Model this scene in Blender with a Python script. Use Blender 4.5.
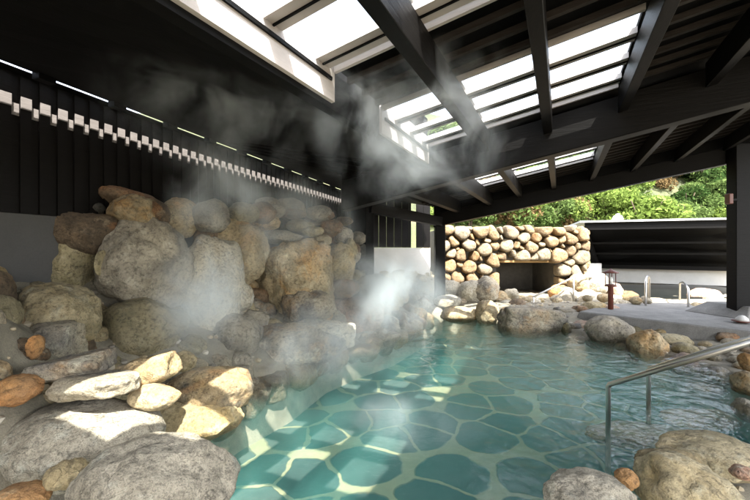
import bpy, bmesh, math, random
import numpy as np
from mathutils import Vector, Matrix

for o in list(bpy.data.objects):
    bpy.data.objects.remove(o)
scn = bpy.context.scene
COL = scn.collection
R = math.radians

# ------------------------------------------------------------------ camera, sky, sun, exposure
H = 1.5
cd = bpy.data.cameras.new('camera')
cd.sensor_width = 36.0
cd.lens = 18.0
cd.clip_start = 0.05
cd.clip_end = 400.0
cam = bpy.data.objects.new('camera', cd)
cam.location = (0, 0, H)
cam.rotation_euler = (R(90), 0, 0)
COL.objects.link(cam)
scn.camera = cam

SUN_DIR = Vector((-0.266, 0.634, -1.0)).normalized()      # the way the light travels
world = bpy.data.worlds.new("World")
scn.world = world
world.use_nodes = True
wn = world.node_tree
bg = wn.nodes['Background']
sky = wn.nodes.new('ShaderNodeTexSky')
sky.sky_type = 'NISHITA'
sky.sun_disc = False
to_sun = -SUN_DIR
sky.sun_elevation = math.asin(to_sun.z)
sky.sun_rotation = math.atan2(to_sun.x, to_sun.y)
sky.dust_density = 3.0
sky.air_density = 1.0
hs = wn.nodes.new('ShaderNodeHueSaturation')       # a milky, hazy bright sky
hs.inputs['Saturation'].default_value = 0.42
wn.links.new(sky.outputs[0], hs.inputs['Color'])
wn.links.new(hs.outputs[0], bg.inputs[0])
bg.inputs[1].default_value = 0.15
sl = bpy.data.lights.new('sun', 'SUN')
sl.energy = 3.0
sl.angle = R(0.55)
sl.color = (1.0, 0.95, 0.87)
sun = bpy.data.objects.new('sun', sl)
sun.rotation_euler = SUN_DIR.to_track_quat('-Z', 'Y').to_euler()
sun.location = (3, -6, 12)
COL.objects.link(sun)
scn.view_settings.view_transform = 'Standard'
scn.view_settings.look = 'None'
scn.view_settings.gamma = 1.0
scn.view_settings.use_curve_mapping = False
scn.view_settings.exposure = 3.0
scn.render.engine = 'CYCLES'
cy = scn.cycles
cy.use_denoising = True
cy.max_bounces = 10
cy.diffuse_bounces = 4
cy.glossy_bounces = 4
cy.transparent_max_bounces = 24
cy.volume_bounces = 3
cy.volume_step_rate = 3.0
cy.volume_max_steps = 64
cy.caustics_reflective = False
cy.caustics_refractive = False
cy.sample_clamp_indirect = 6.0

# ------------------------------------------------------------------ helpers
UX, UY = 0.896, -0.444      # u: across the roof, towards the right and the viewer
VX, VY = 0.444, 0.896       # v: along the rafters, away from the viewer
SL = 0.181                  # pitch of the roof along u

def at(px, py, Y):
    """a measured point: picture position and distance"""
    return Vector(((px - 375) / 374 * Y, Y, H + (250 - py) / 374 * Y))

def UV(u, v):
    return (u * UX + v * VX, u * UY + v * VY)

def RP(u, v, c):
    x, y = UV(u, v)
    return Vector((x, y, H + c + SL * u))

def tag(o, label=None, cat=None, group=None, kind=None):
    if label: o['label'] = label
    if cat: o['category'] = cat
    if group: o['group'] = group
    if kind: o['kind'] = kind
    return o

def empty(name, loc=(0, 0, 0), rz=0.0):
    o = bpy.data.objects.new(name, None)
    o.location = loc
    o.rotation_euler = (0, 0, rz)
    o.empty_display_size = 0.1
    COL.objects.link(o)
    return o

def link(name, me, mat, parent=None, loc=None):
    o = bpy.data.objects.new(name, me)
    if mat is not None and len(me.materials) == 0:
        me.materials.append(mat)
    COL.objects.link(o)
    if loc is not None:
        o.location = loc
    if parent is not None:
        o.parent = parent
        if parent.location.length > 0 or abs(parent.rotation_euler.z) > 0:
            m = Matrix.Translation(parent.location) @ parent.rotation_euler.to_matrix().to_4x4()
            if parent.parent is not None:
                pp = parent.parent
                m = Matrix.Translation(pp.location) @ pp.rotation_euler.to_matrix().to_4x4() @ m
            o.matrix_parent_inverse = m.inverted()
    return o

class MB:
    """collects simple solids into ONE mesh"""
    def __init__(s):
        s.bm = bmesh.new()
    def hexa(s, p):
        """8 points: bottom ring 0-3, top ring 4-7"""
        v = [s.bm.verts.new(q) for q in p]
        for f in ((3, 2, 1, 0), (4, 5, 6, 7), (0, 1, 5, 4), (1, 2, 6, 5), (2, 3, 7, 6), (3, 0, 4, 7)):
            s.bm.faces.new([v[i] for i in f])
        return s
    def box(s, x0, x1, y0, y1, z0, z1):
        return s.hexa([(x0, y0, z0), (x1, y0, z0), (x1, y1, z0), (x0, y1, z0),
                       (x0, y0, z1), (x1, y0, z1), (x1, y1, z1), (x0, y1, z1)])
    def rbox(s, u0, u1, v0, v1, c0, c1):
        """a box laid in the roof's own frame"""
        return s.hexa([RP(u0, v0, c0), RP(u1, v0, c0), RP(u1, v1, c0), RP(u0, v1, c0),
                       RP(u0, v0, c1), RP(u1, v0, c1), RP(u1, v1, c1), RP(u0, v1, c1)])
    def prism(s, quad, t, d=Vector((0, 0, 1))):
        q = [Vector(p) for p in quad]
        d = Vector(d) * t
        return s.hexa([*q, *[p + d for p in q]])
    def bar(s, a, b, w, h, up=Vector((0, 0, 1))):
        a, b = Vector(a), Vector(b)
        t = (b - a).normalized()
        sd = t.cross(up).normalized()
        n = sd.cross(t)
        pts = []
        for e in (a, b):
            pts += [e - sd * w / 2 - n * h / 2, e + sd * w / 2 - n * h / 2, e + sd * w / 2 + n * h / 2, e - sd * w / 2 + n * h / 2]
        return s.hexa(pts)
    def tube(s, pts, r, seg=12, caps=True):
        pts = [Vector(p) for p in pts]
        rings = []
        up = None
        for i, p in enumerate(pts):
            if i == 0: t = (pts[1] - p).normalized(); k = 1
            elif i == len(pts) - 1: t = (p - pts[i - 1]).normalized(); k = 1
            else:
                a = (p - pts[i - 1]).normalized(); b = (pts[i + 1] - p).normalized()
                t = (a + b).normalized()
            if up is None:
                up = Vector((0, 0, 1)) if abs(t.z) < 0.9 else Vector((1, 0, 0))
            sd = t.cross(up).normalized()
            up = sd.cross(t).normalized()
            rr = r[i] if isinstance(r, (list, tuple)) else r
            rings.append([s.bm.verts.new(p + (sd * math.cos(2 * math.pi * j / seg) + up * math.sin(2 * math.pi * j / seg)) * rr) for j in range(seg)])
        for a, b in zip(rings, rings[1:]):
            for j in range(seg):
                f = s.bm.faces.new((a[j], a[(j + 1) % seg], b[(j + 1) % seg], b[j])); f.smooth = True
        if caps:
            s.bm.faces.new(rings[0][::-1]); s.bm.faces.new(rings[-1])
        return s
    def lathe(s, prof, cx, cy, seg=16):
        rings = [[s.bm.verts.new((cx + r * math.cos(2 * math.pi * j / seg), cy + r * math.sin(2 * math.pi * j / seg), z)) for j in range(seg)] for r, z in prof]
        for a, b in zip(rings, rings[1:]):
            for j in range(seg):
                f = s.bm.faces.new((a[j], a[(j + 1) % seg], b[(j + 1) % seg], b[j])); f.smooth = True
        s.bm.faces.new(rings[0][::-1]); s.bm.faces.new(rings[-1])
        return s
    def build(s, name, mat, parent=None, bevel=0.0):
        bmesh.ops.recalc_face_normals(s.bm, faces=s.bm.faces[:])
        if bevel:
            bmesh.ops.bevel(s.bm, geom=[e for e in s.bm.edges if e.is_manifold and e.calc_face_angle(0) > 0.5], offset=bevel, segments=1, affect='EDGES')
        me = bpy.data.meshes.new(name)
        s.bm.to_mesh(me); s.bm.free()
        return link(name, me, mat, parent)

def grid_mesh(xs, ys, zf):
    nx, ny = len(xs), len(ys)
    X, Y = np.meshgrid(xs, ys)
    Z = zf(X, Y)
    co = np.stack([X, Y, Z], -1).reshape(-1, 3)
    idx = np.arange(nx * ny).reshape(ny, nx)
    f = np.stack([idx[:-1, :-1], idx[:-1, 1:], idx[1:, 1:], idx[1:, :-1]], -1).reshape(-1, 4)
    me = bpy.data.meshes.new('grid')
    me.from_pydata(co.tolist(), [], f.tolist())
    me.polygons.foreach_set('use_smooth', np.ones(len(f), bool))
    return me

# numpy value noise
_rng = np.random.RandomState(7)
_perm = _rng.rand(64, 64, 64)
def vnoise(p):
    p = np.asarray(p)
    i = np.floor(p).astype(int); f = p - i
    f = f * f * (3 - 2 * f)
    out = 0
    for dx in (0, 1):
        for dy in (0, 1):
            for dz in (0, 1):
                w = (f[:, 0] if dx else 1 - f[:, 0]) * (f[:, 1] if dy else 1 - f[:, 1]) * (f[:, 2] if dz else 1 - f[:, 2])
                out = out + w * _perm[(i[:, 0] + dx) % 64, (i[:, 1] + dy) % 64, (i[:, 2] + dz) % 64]
    return out * 2 - 1
def fbm(p, o=4, g=0.5):
    a, s, t = 1.0, 0.0, 0.0
    for k in range(o):
        s = s + a * vnoise(p * (2.03 ** k) + 11.3 * k); t += a; a *= g
    return s / t

_ico = {}
def ico(level):
    if level not in _ico:
        bm = bmesh.new(); bmesh.ops.create_icosphere(bm, subdivisions=level, radius=1.0)
        bm.verts.ensure_lookup_table()
        _ico[level] = (np.array([v.co[:] for v in bm.verts]), [tuple(v.index for v in f.verts) for f in bm.faces])
        bm.free()
    return _ico[level]

def stone_mesh(dims, seed, ang=0.5, rough=0.03, level=4, planes=None, tilt=(0, 0, 0), fit=True, crack=0.0, sharp=9.0):
    """a boulder: a rounded polytope worn by noise. ang 0 = cobble, 1 = blocky"""
    P, F = ico(level)
    rs = np.random.RandomState(seed)
    if planes is None:
        n = rs.normal(size=(16, 3)); n /= np.linalg.norm(n, axis=1)[:, None]
        d = 1.0 - ang * 0.42 * rs.rand(16)
        if ang > 0.75:
            n = np.vstack([n, [[1, .1, 0], [-1, 0, .1], [0, 1, .05], [0, -1, 0], [0, .1, 1], [.1, 0, -1]]])
            d = np.concatenate([d, 0.62 + 0.12 * rs.rand(6)])
    else:
        n = np.array([q[0] for q in planes], float); d = np.array([q[1] for q in planes], float)
    dot = P @ n.T
    rr = np.where(dot > 0.05, d[None, :] / np.maximum(dot, 0.05), 20.0)
    p_ = sharp * 1.4 + 16 * ang
    base = np.ones((len(P), 1)) * (1.0 if planes is None else 50.0)
    rr = np.hstack([rr, base])
    r = (rr ** (-p_)).sum(1) ** (-1 / p_)
    Q = P * r[:, None]
    off = rs.rand(3) * 40
    dm = np.array(dims, float)
    sc = dm.max()
    if planes is None:
        q = P * (dm / sc)[None, :]
        disp = 1 + 0.16 * fbm(q * 1.4 + off, 3) - 0.16 * np.abs(fbm(q * 2.6 + off + 5, 4)) + rough * 1.6 * fbm(q * 5 + off, 4) + rough * 0.5 * fbm(q * 17 + off, 3)
        if crack:
            c1 = np.abs(fbm(q * 1.7 + off + 9, 4))
            disp -= crack * np.exp(-(c1 / 0.02) ** 2)
        Q = Q * disp[:, None]
    rot = np.array(Matrix.Rotation(tilt[2], 3, 'Z') @ Matrix.Rotation(tilt[1], 3, 'Y') @ Matrix.Rotation(tilt[0], 3, 'X'))
    if fit:
        mx, mn = Q.max(0), Q.min(0)
        Q = (Q - (mx + mn) / 2) / (mx - mn) * dm
        Q = Q @ rot.T
        if any(tilt):
            mx, mn = Q.max(0), Q.min(0)
            Q = Q - (mx + mn) / 2
    else:
        q = Q / sc
        Q = Q * (1 + rough * fbm(q * 6 + off, 3))[:, None]
    me = bpy.data.meshes.new('stone')
    me.from_pydata(Q.tolist(), [], F)
    me.polygons.foreach_set('use_smooth', np.ones(len(F), bool))
    return me

# ------------------------------------------------------------------ materials
def new_mat(name):
    m = bpy.data.materials.new(name); m.use_nodes = True
    nt = m.node_tree
    return m, nt, nt.nodes['Principled BSDF']

def ramp(nt, src, stops, interp='LINEAR'):
    r = nt.nodes.new('ShaderNodeValToRGB')
    r.color_ramp.interpolation = interp
    els = r.color_ramp.elements
    while len(els) < len(stops): els.new(0.5)
    for e, (p, c) in zip(els, stops):
        e.position = p; e.color = (c, c, c, 1) if isinstance(c, (int, float)) else (*c, 1)
    nt.links.new(src, r.inputs[0])
    return r.outputs[0]

def noise(nt, vec, scale, detail=5, rough=0.55, dist=0.0):
    n = nt.nodes.new('ShaderNodeTexNoise')
    n.inputs['Scale'].default_value = scale; n.inputs['Detail'].default_value = detail
    n.inputs['Roughness'].default_value = rough; n.inputs['Distortion'].default_value = dist
    if vec is not None: nt.links.new(vec, n.inputs['Vector'])
    return n.outputs['Fac']

def mix(nt, f, a, b, mode='MIX'):
    m = nt.nodes.new('ShaderNodeMix'); m.data_type = 'RGBA'; m.blend_type = mode
    for s, k in ((f, 0), (a, 6), (b, 7)):
        if isinstance(s, (int, float)): m.inputs[k].default_value = s
        elif isinstance(s, tuple): m.inputs[k].default_value = (*s, 1)
        else: nt.links.new(s, m.inputs[k])
    return m.outputs[2]

def math_(nt, op, a, b=0.0, c=None):
    m = nt.nodes.new('ShaderNodeMath'); m.operation = op
    for i, s in enumerate((a, b, c)):
        if s is None: continue
        if isinstance(s, (int, float)): m.inputs[i].default_value = s
        else: nt.links.new(s, m.inputs[i])
    return m.outputs[0]

def bump(nt, h, strength, dist, prev=None):
    b = nt.nodes.new('ShaderNodeBump')
    b.inputs['Strength'].default_value = strength; b.inputs['Distance'].default_value = dist
    nt.links.new(h, b.inputs['Height'])
    if prev is not None: nt.links.new(prev, b.inputs['Normal'])
    return b.outputs[0]

def objvec(nt):
    tc = nt.nodes.new('ShaderNodeTexCoord')
    oi = nt.nodes.new('ShaderNodeObjectInfo')
    a = nt.nodes.new('ShaderNodeVectorMath'); a.operation = 'MULTIPLY_ADD'
    cmb = nt.nodes.new('ShaderNodeCombineXYZ')
    for i in range(3): nt.links.new(oi.outputs['Random'], cmb.inputs[i])
    nt.links.new(cmb.outputs[0], a.inputs[0])
    a.inputs[1].default_value = (37, 53, 71)
    nt.links.new(tc.outputs['Object'], a.inputs[2])
    return a.outputs[0], oi.outputs['Random']

def rock_mat(name, base, dark, light, stain, sp=0.5, st=0.4, ls=0.4, strata=0.0, bs=1.0):
    """base stone colour, darker mottling, pale speckle / lichen, mineral stain"""
    base, dark, light, stain = [tuple(min(.62, q * f) for q, f in zip(c, (1.24, 1.18, 1.06))) for c in (base, dark, light, stain)]
    m, nt, b = new_mat(name)
    v, rnd = objvec(nt)
    n1 = noise(nt, v, 2.2, 6, 0.6, 0.4)
    c = mix(nt, ramp(nt, n1, [(0.40, 0.0), (0.58, 1.0)]), dark, base)
    if strata:
        w = nt.nodes.new('ShaderNodeTexWave'); w.inputs['Scale'].default_value = 2.5
        w.inputs['Distortion'].default_value = 9; w.inputs['Detail'].default_value = 4; w.inputs['Detail Scale'].default_value = 1.3
        w.bands_direction = 'Z'
        nt.links.new(v, w.inputs['Vector'])
        c = mix(nt, math_(nt, 'MULTIPLY', w.outputs['Fac'], strata), c, light)
    n2 = noise(nt, v, 1.4, 5, 0.65, 1.2)
    c = mix(nt, ramp(nt, n2, [(0.62 - 0.22 * st, 0.0), (0.80 - 0.22 * st, min(1.0, 0.35 + st))]), c, stain)
    n3 = noise(nt, v, 6.0, 8, 0.72, 0.3)
    c = mix(nt, ramp(nt, n3, [(0.58 - 0.12 * ls, 0.0), (0.74 - 0.12 * ls, 0.75)]), c, light)
    # mineral grain
    vo = nt.nodes.new('ShaderNodeTexVoronoi'); vo.inputs['Scale'].default_value = 190
    nt.links.new(v, vo.inputs['Vector'])
    sep = nt.nodes.new('ShaderNodeSeparateColor'); nt.links.new(vo.outputs['Color'], sep.inputs[0])
    g = ramp(nt, sep.outputs[0], [(0.0, 1 - 0.75 * sp), (0.3, 1 - 0.3 * sp), (0.6, 1.0), (0.95, 1 + 0.0 * sp)])
    c = mix(nt, 1.0, c, g, 'MULTIPLY')
    n5 = noise(nt, v, 28, 5, 0.7)
    c = mix(nt, 1.0, c, ramp(nt, n5, [(0.32, 0.38), (0.52, 1.0)]), 'MULTIPLY')
    # fine dark fissures
    wv = nt.nodes.new('ShaderNodeTexVoronoi'); wv.feature = 'DISTANCE_TO_EDGE'; wv.inputs['Scale'].default_value = 2.6
    dv = nt.nodes.new('ShaderNodeTexNoise'); dv.inputs['Scale'].default_value = 3.5; dv.inputs['Detail'].default_value = 6
    nt.links.new(v, dv.inputs['Vector'])
    am = nt.nodes.new('ShaderNodeVectorMath'); am.operation = 'MULTIPLY_ADD'
    nt.links.new(dv.outputs['Color'], am.inputs[0]); am.inputs[1].default_value = (.8, .8, .8); nt.links.new(v, am.inputs[2])
    nt.links.new(am.outputs[0], wv.inputs['Vector'])
    fis = ramp(nt, wv.outputs['Distance'], [(0.0, 0.0), (0.012, 1.0)])
    fm = ramp(nt, noise(nt, v, 1.9, 3), [(0.42, 1.0), (0.52, 0.0)])
    fis = math_(nt, 'MAXIMUM', fis, fm)
    c = mix(nt, 1.0, c, ramp(nt, fis, [(0.0, 0.42), (1.0, 1.0)]), 'MULTIPLY')
    hsv = nt.nodes.new('ShaderNodeHueSaturation')
    nt.links.new(c, hsv.inputs['Color'])
    nt.links.new(math_(nt, 'MULTIPLY_ADD', rnd, 0.35, 0.84), hsv.inputs['Value'])
    gp = nt.nodes.new('ShaderNodeNewGeometry'); sz_ = nt.nodes.new('ShaderNodeSeparateXYZ')
    nt.links.new(gp.outputs['Position'], sz_.inputs[0])
    wet = ramp(nt, math_(nt, 'ADD', sz_.outputs[2], math_(nt, 'MULTIPLY', math_(nt, 'SUBTRACT', n3, .5), .18)), [(.035, 1.), (.075, 0.)])   # splashed and soaked by the pool
    c2 = mix(nt, wet, hsv.outputs[0], mix(nt, 1.0, hsv.outputs[0], (.50, .47, .40), 'MULTIPLY'))
    nt.links.new(c2, b.inputs['Base Color'])
    nt.links.new(ramp(nt, wet, [(0., .78), (1., .3)]), b.inputs['Roughness'])
    h1 = bump(nt, n3, 0.8 * bs, 0.08)
    h2 = bump(nt, fis, 0.5 * bs, 0.02, h1)
    h3 = bump(nt, n5, 0.9 * bs, 0.02, h2)
    nt.links.new(h3, b.inputs['Normal'])
    return m

RM = {
 'wallstone': rock_mat('golden_wall_stone', (.25, .175, .095), (.15, .11, .065), (.33, .27, .18), (.24, .13, .05), 0.2, .5, .35),
 'wallgrey': rock_mat('beige_wall_stone', (.25, .21, .15), (.15, .13, .095), (.34, .31, .25), (.22, .14, .07), 0.3, .4, .4),
 'granite': rock_mat('granite', (.44, .41, .35), (.27, .25, .21), (.60, .57, .49), (.25, .23, .19), 0.6, .3, .45),
 'grey':    rock_mat('grey_stone', (.35, .32, .265), (.18, .165, .14), (.46, .44, .39), (.26, .23, .17), .25, .5, .4),
 'green':   rock_mat('greenish_stone', (.36, .315, .205), (.19, .17, .11), (.46, .43, .32), (.22, .19, .10), .2, .6, .35),
 'dark':    rock_mat('dark_stone', (.10, .10, .09), (.04, .04, .035), (.22, .21, .19), (.12, .09, .06), 0.6, .4, .2),
 'tan':     rock_mat('tan_stone', (.40, .33, .22), (.24, .20, .13), (.52, .47, .36), (.42, .25, .10), .15, .55, .4),
 'pale':    rock_mat('pale_stone', (.50, .47, .40), (.33, .31, .26), (.62, .60, .54), (.42, .33, .22), 0.4, .3, .4),
 'brown':   rock_mat('brown_stone', (.24, .17, .11), (.10, .075, .05), (.36, .29, .21), (.38, .17, .06), 0.4, .5, .3),
 'orange':  rock_mat('orange_stone', (.42, .24, .10), (.30, .17, .08), (.50, .40, .26), (.42, .19, .06), 0.3, .6, .2),
 'yellow':  rock_mat('yellow_stone', (.40, .33, .20), (.26, .215, .13), (.48, .44, .32), (.42, .28, .10), 0.3, .5, .3),
 'pink':    rock_mat('pink_stone', (.46, .34, .27), (.30, .20, .16), (.58, .52, .44), (.46, .24, .15), 0.4, .5, .5),
 'sandy':   rock_mat('sandy_stone', (.42, .36, .24), (.28, .24, .15), (.52, .49, .40), (.36, .27, .13), .3, .5, .4, bs=.8),
 'striped': rock_mat('striped_stone', (.40, .29, .15), (.13, .12, .10), (.50, .40, .26), (.46, .24, .10), 0.3, .6, .2, strata=.5),
 'slab':    rock_mat('slab_stone', (.38, .34, .27), (.15, .14, .13), (.52, .49, .42), (.40, .25, .12), 0.5, .4, .5),
}

def wood_mat(name, col, var=0.5, rough=0.6, scale=(1, 1, 14)):
    m, nt, b = new_mat(name)
    tc = nt.nodes.new('ShaderNodeTexCoord')
    mp = nt.nodes.new('ShaderNodeMapping'); mp.inputs['Scale'].default_value = scale
    nt.links.new(tc.outputs['Object'], mp.inputs[0])
    n = noise(nt, mp.outputs[0], 3.0, 6, 0.65, 0.6)
    n2 = noise(nt, tc.outputs['Object'], 1.3, 4, 0.6)
    k = ramp(nt, n, [(0.3, 1 - var), (0.7, 1.0)])
    k2 = ramp(nt, n2, [(0.3, 0.75), (0.7, 1.0)])
    c = mix(nt, 1.0, mix(nt, 1.0, col, k, 'MULTIPLY'), k2, 'MULTIPLY')
    nt.links.new(c, b.inputs['Base Color'])
    b.inputs['Roughness'].default_value = rough
    b.inputs['Specular IOR Level'].default_value = 0.12
    nt.links.new(bump(nt, n, 0.35, 0.01), b.inputs['Normal'])
    return m

M_DARK = wood_mat('black_stained_timber', (.003, .0026, .0025), .5, .6)
M_DECK = wood_mat('black_roof_board', (.003, .0028, .0028), .4, .8)
M_BEAM = wood_mat('dark_brown_timber', (.0062, .0053, .0049), .5, .5)
M_PURL = wood_mat('weathered_grey_batten', (.05, .042, .038), .5, .6)
M_LIGHTW = wood_mat('pale_painted_timber', (.60, .55, .53), .12, .5)
M_CLAD = wood_mat('wall_cladding', (.008, .007, .0065), .35, .6)
M_RED = wood_mat('reddish_timber', (.16, .045, .03), .4, .55)

def plaster(name, col, rough=0.85, amp=0.25, sc=3.0, bs=0.2):
    m, nt, b = new_mat(name)
    tc = nt.nodes.new('ShaderNodeTexCoord')
    n = noise(nt, tc.outputs['Object'], sc, 7, 0.65)
    n2 = noise(nt, tc.outputs['Object'], sc * 22, 4, 0.6)
    c = mix(nt, 1.0, col, ramp(nt, n, [(0.3, 1 - amp), (0.7, 1.0)]), 'MULTIPLY')
    c = mix(nt, 1.0, c, ramp(nt, n2, [(0.3, 1 - amp * .6), (0.6, 1.0)]), 'MULTIPLY')
    nt.links.new(c, b.inputs['Base Color']); b.inputs['Roughness'].default_value = rough
    nt.links.new(bump(nt, n2, bs, 0.006), b.inputs['Normal'])
    return m
M_PLAST = plaster('white_plaster', (.66, .65, .62), amp=.12)
M_PANEL = plaster('shade_grey_plaster', (.075, .073, .07), amp=.2)  # deep shade on the wall's plaster base, put into its even grey
M_CONC = plaster('grey_concrete', (.26, .25, .23), amp=.45, bs=.8)
M_MORT = plaster('mortar', (.36, .32, .235), amp=.55, sc=5, bs=1.0)
M_DKMORT = plaster('dark_mortar', (.10, .09, .075), amp=.4, sc=6, bs=.6)
M_ROOF2 = plaster('pale_metal_roofing', (.55, .56, .58), .5, .2)

def metal(name, col, rough):
    m, nt, b = new_mat(name)
    b.inputs['Metallic'].default_value = 1.0
    b.inputs['Base Color'].default_value = (*col, 1)
    tc = nt.nodes.new('ShaderNodeTexCoord')
    n = noise(nt, tc.outputs['Object'], 40, 3)
    b.inputs['Roughness'].default_value = rough
    return m
M_STEEL = metal('brushed_steel', (.62, .60, .57), .28)
M_ALU = metal('dull_aluminium', (.5, .5, .5), .45)
M_COPPER = plaster('red_lamp_paint', (.15, .04, .022), .5, .35, 9)

def glass_mat(name, tint):
    m, nt, b = new_mat(name)
    nt.nodes.remove(b)
    out = nt.nodes['Material Output']
    tr = nt.nodes.new('ShaderNodeBsdfTransparent'); tr.inputs[0].default_value = (*tint, 1)
    gl = nt.nodes.new('ShaderNodeBsdfGlossy'); gl.inputs['Roughness'].default_value = 0.04
    mx = nt.nodes.new('ShaderNodeMixShader')
    mx.inputs[0].default_value = 0.05; nt.links.new(tr.outputs[0], mx.inputs[1]); nt.links.new(gl.outputs[0], mx.inputs[2])
    nt.links.new(mx.outputs[0], out.inputs['Surface'])
    return m
M_GLASS = glass_mat('skylight_glass', (.93, .95, .95))

# ------------------------------------------------------------------ the pool and the ground
POOL = [(-.3, 1.15), (-.75, 1.55), (-1.25, 2.0), (-1.70, 2.6), (-1.78, 3.1), (-1.55, 3.9), (-1.15, 4.6), (-.85, 5.5), (-.35, 6.2), (.2, 6.8),
        (.8, 7.9), (1.3, 8.9), (2.0, 9.1), (2.4, 7.95), (3.4, 7.25), (3.95, 6.3), (4.05, 5.5), (4.35, 4.9), (4.3, 4.2), (3.9, 3.5),
        (3.2, 2.95), (2.2, 2.5), (1.55, 2.25), (1.15, 1.9), (.85, 1.35), (.4, 1.1)]
def sdf(X, Y, poly):
    d = np.full(X.shape, 1e9); inside = np.zeros(X.shape, bool)
    n = len(poly)
    for i in range(n):
        ax, ay = poly[i]; bx, by = poly[(i + 1) % n]
        ex, ey = bx - ax, by - ay
        t = np.clip(((X - ax) * ex + (Y - ay) * ey) / (ex * ex + ey * ey), 0, 1)
        d = np.minimum(d, np.hypot(X - ax - t * ex, Y - ay - t * ey))
        c = ((ay > Y) != (by > Y)) & (X < ex * (Y - ay) / (ey + 1e-12) + ax)
        inside ^= c
    return np.where(inside, -d, d)

def smooth(a, b, x):
    t = np.clip((x - a) / (b - a), 0, 1); return t * t * (3 - 2 * t)

def ground_h(X, Y):
    s = sdf(X, Y, POOL)
    left = smooth(.6, -.6, X - (Y - 6.3) * .45)              # the steep bank on the left of the pool
    near = smooth(2.6, 1.2, Y) * (1 - left)
    bank = 0.10 + np.minimum(np.maximum(s - .1, 0) * .75, 1.25 - .5 * smooth(6.5, 8, Y)) * left + (1 - left) * (np.minimum(np.maximum(s, 0) * .10, .08) * smooth(8.2, 6.5, Y) - .09 * smooth(8.2, 6.5, Y) + np.minimum(np.maximum(s, 0) * .35, .14) * smooth(6.5, 8.2, Y))
    bank = bank + left * smooth(3.4, 2.3, Y) * np.clip((s - .15) * .8, 0, .45)
    bank = bank - near * .25 * smooth(0, .5, s)
    p = np.stack([X.ravel() * 2.5, Y.ravel() * 2.5, X.ravel() * 0 + 3], -1)
    nz = fbm(p, 4).reshape(X.shape) * .06
    far = smooth(13, 20, Y)
    h = np.where(s > 0, bank + nz * np.minimum(1, s * 4), 0)
    t = smooth(-.22, 0.02, s)
    h = -0.75 * (1 - t) + h * t + 0.0
    return h * (1 - far) + .1 * far
fine_x = np.arange(-5.5, 8.01, .075); fine_y = np.arange(0.2, 13.5, .075)
xs = np.concatenate([[-300, -120, -50, -20, -10, -7], fine_x, [9, 12, 20, 50, 120, 300]])
ys = np.concatenate([[-300, -120, -40, -15, -6, -2, -.6], fine_y, [14.5, 16, 20, 30, 60, 130, 300]])
g = link('ground', grid_mesh(xs, ys, ground_h), M_MORT)
tag(g, kind='structure')

def floor_mat():
    m, nt, b = new_mat('flagstone_floor')
    tc = nt.nodes.new('ShaderNodeTexCoord')
    v = tc.outputs['Object']
    dn = nt.nodes.new('ShaderNodeTexNoise'); dn.inputs['Scale'].default_value = 2.2; dn.inputs['Detail'].default_value = 3
    nt.links.new(v, dn.inputs['Vector'])
    am = nt.nodes.new('ShaderNodeVectorMath'); am.operation = 'MULTIPLY_ADD'
    nt.links.new(dn.outputs['Color'], am.inputs[0]); am.inputs[1].default_value = (.22, .22, 0); nt.links.new(v, am.inputs[2])
    vo = nt.nodes.new('ShaderNodeTexVoronoi'); vo.feature = 'DISTANCE_TO_EDGE'; vo.inputs['Scale'].default_value = 1.75
    vo.voronoi_dimensions = '2D'; vo.inputs['Randomness'].default_value = .8
    nt.links.new(am.outputs[0], vo.inputs['Vector'])
    vc = nt.nodes.new('ShaderNodeTexVoronoi'); vc.inputs['Scale'].default_value = 1.75; vc.voronoi_dimensions = '2D'; vc.inputs['Randomness'].default_value = .8
    nt.links.new(am.outputs[0], vc.inputs['Vector'])
    sep = nt.nodes.new('ShaderNodeSeparateColor'); nt.links.new(vc.outputs['Color'], sep.inputs[0])
    n = noise(nt, v, 9, 6, .7)
    st = mix(nt, ramp(nt, sep.outputs[0], [(0, 0.), (1, 1.)]), (.028, .048, .044), (.065, .088, .076))
    st = mix(nt, 1.0, st, ramp(nt, n, [(.3, .7), (.6, 1.)]), 'MULTIPLY')
    gr = mix(nt, 1.0, (.26, .25, .14), ramp(nt, n, [(.3, .8), (.6, 1.)]), 'MULTIPLY')
    e1 = math_(nt, 'ADD', vo.outputs['Distance'], math_(nt, 'MULTIPLY', math_(nt, 'SUBTRACT', noise(nt, v, 3.1, 4, .6), .5), .08))
    k1 = ramp(nt, e1, [(.030, 0.), (.048, 1.)])
    f1 = math_(nt, 'ADD', vc.outputs['Distance'], math_(nt, 'MULTIPLY', math_(nt, 'SUBTRACT', noise(nt, v, 2.3, 4, .6), .5), .12))
    k = math_(nt, 'MULTIPLY', k1, ramp(nt, f1, [(.58, 1.), (.62, 0.)]))
    nt.links.new(mix(nt, k, gr, st), b.inputs['Base Color'])
    nt.links.new(bump(nt, k, .6, .03), b.inputs['Normal'])
    b.inputs['Roughness'].default_value = .8
    return m
o = link('pool_floor', grid_mesh(np.linspace(-2.2, 4.8, 30), np.linspace(.8, 9.6, 36), lambda X, Y: X * 0 - .58), floor_mat())
tag(o, kind='structure')

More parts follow.
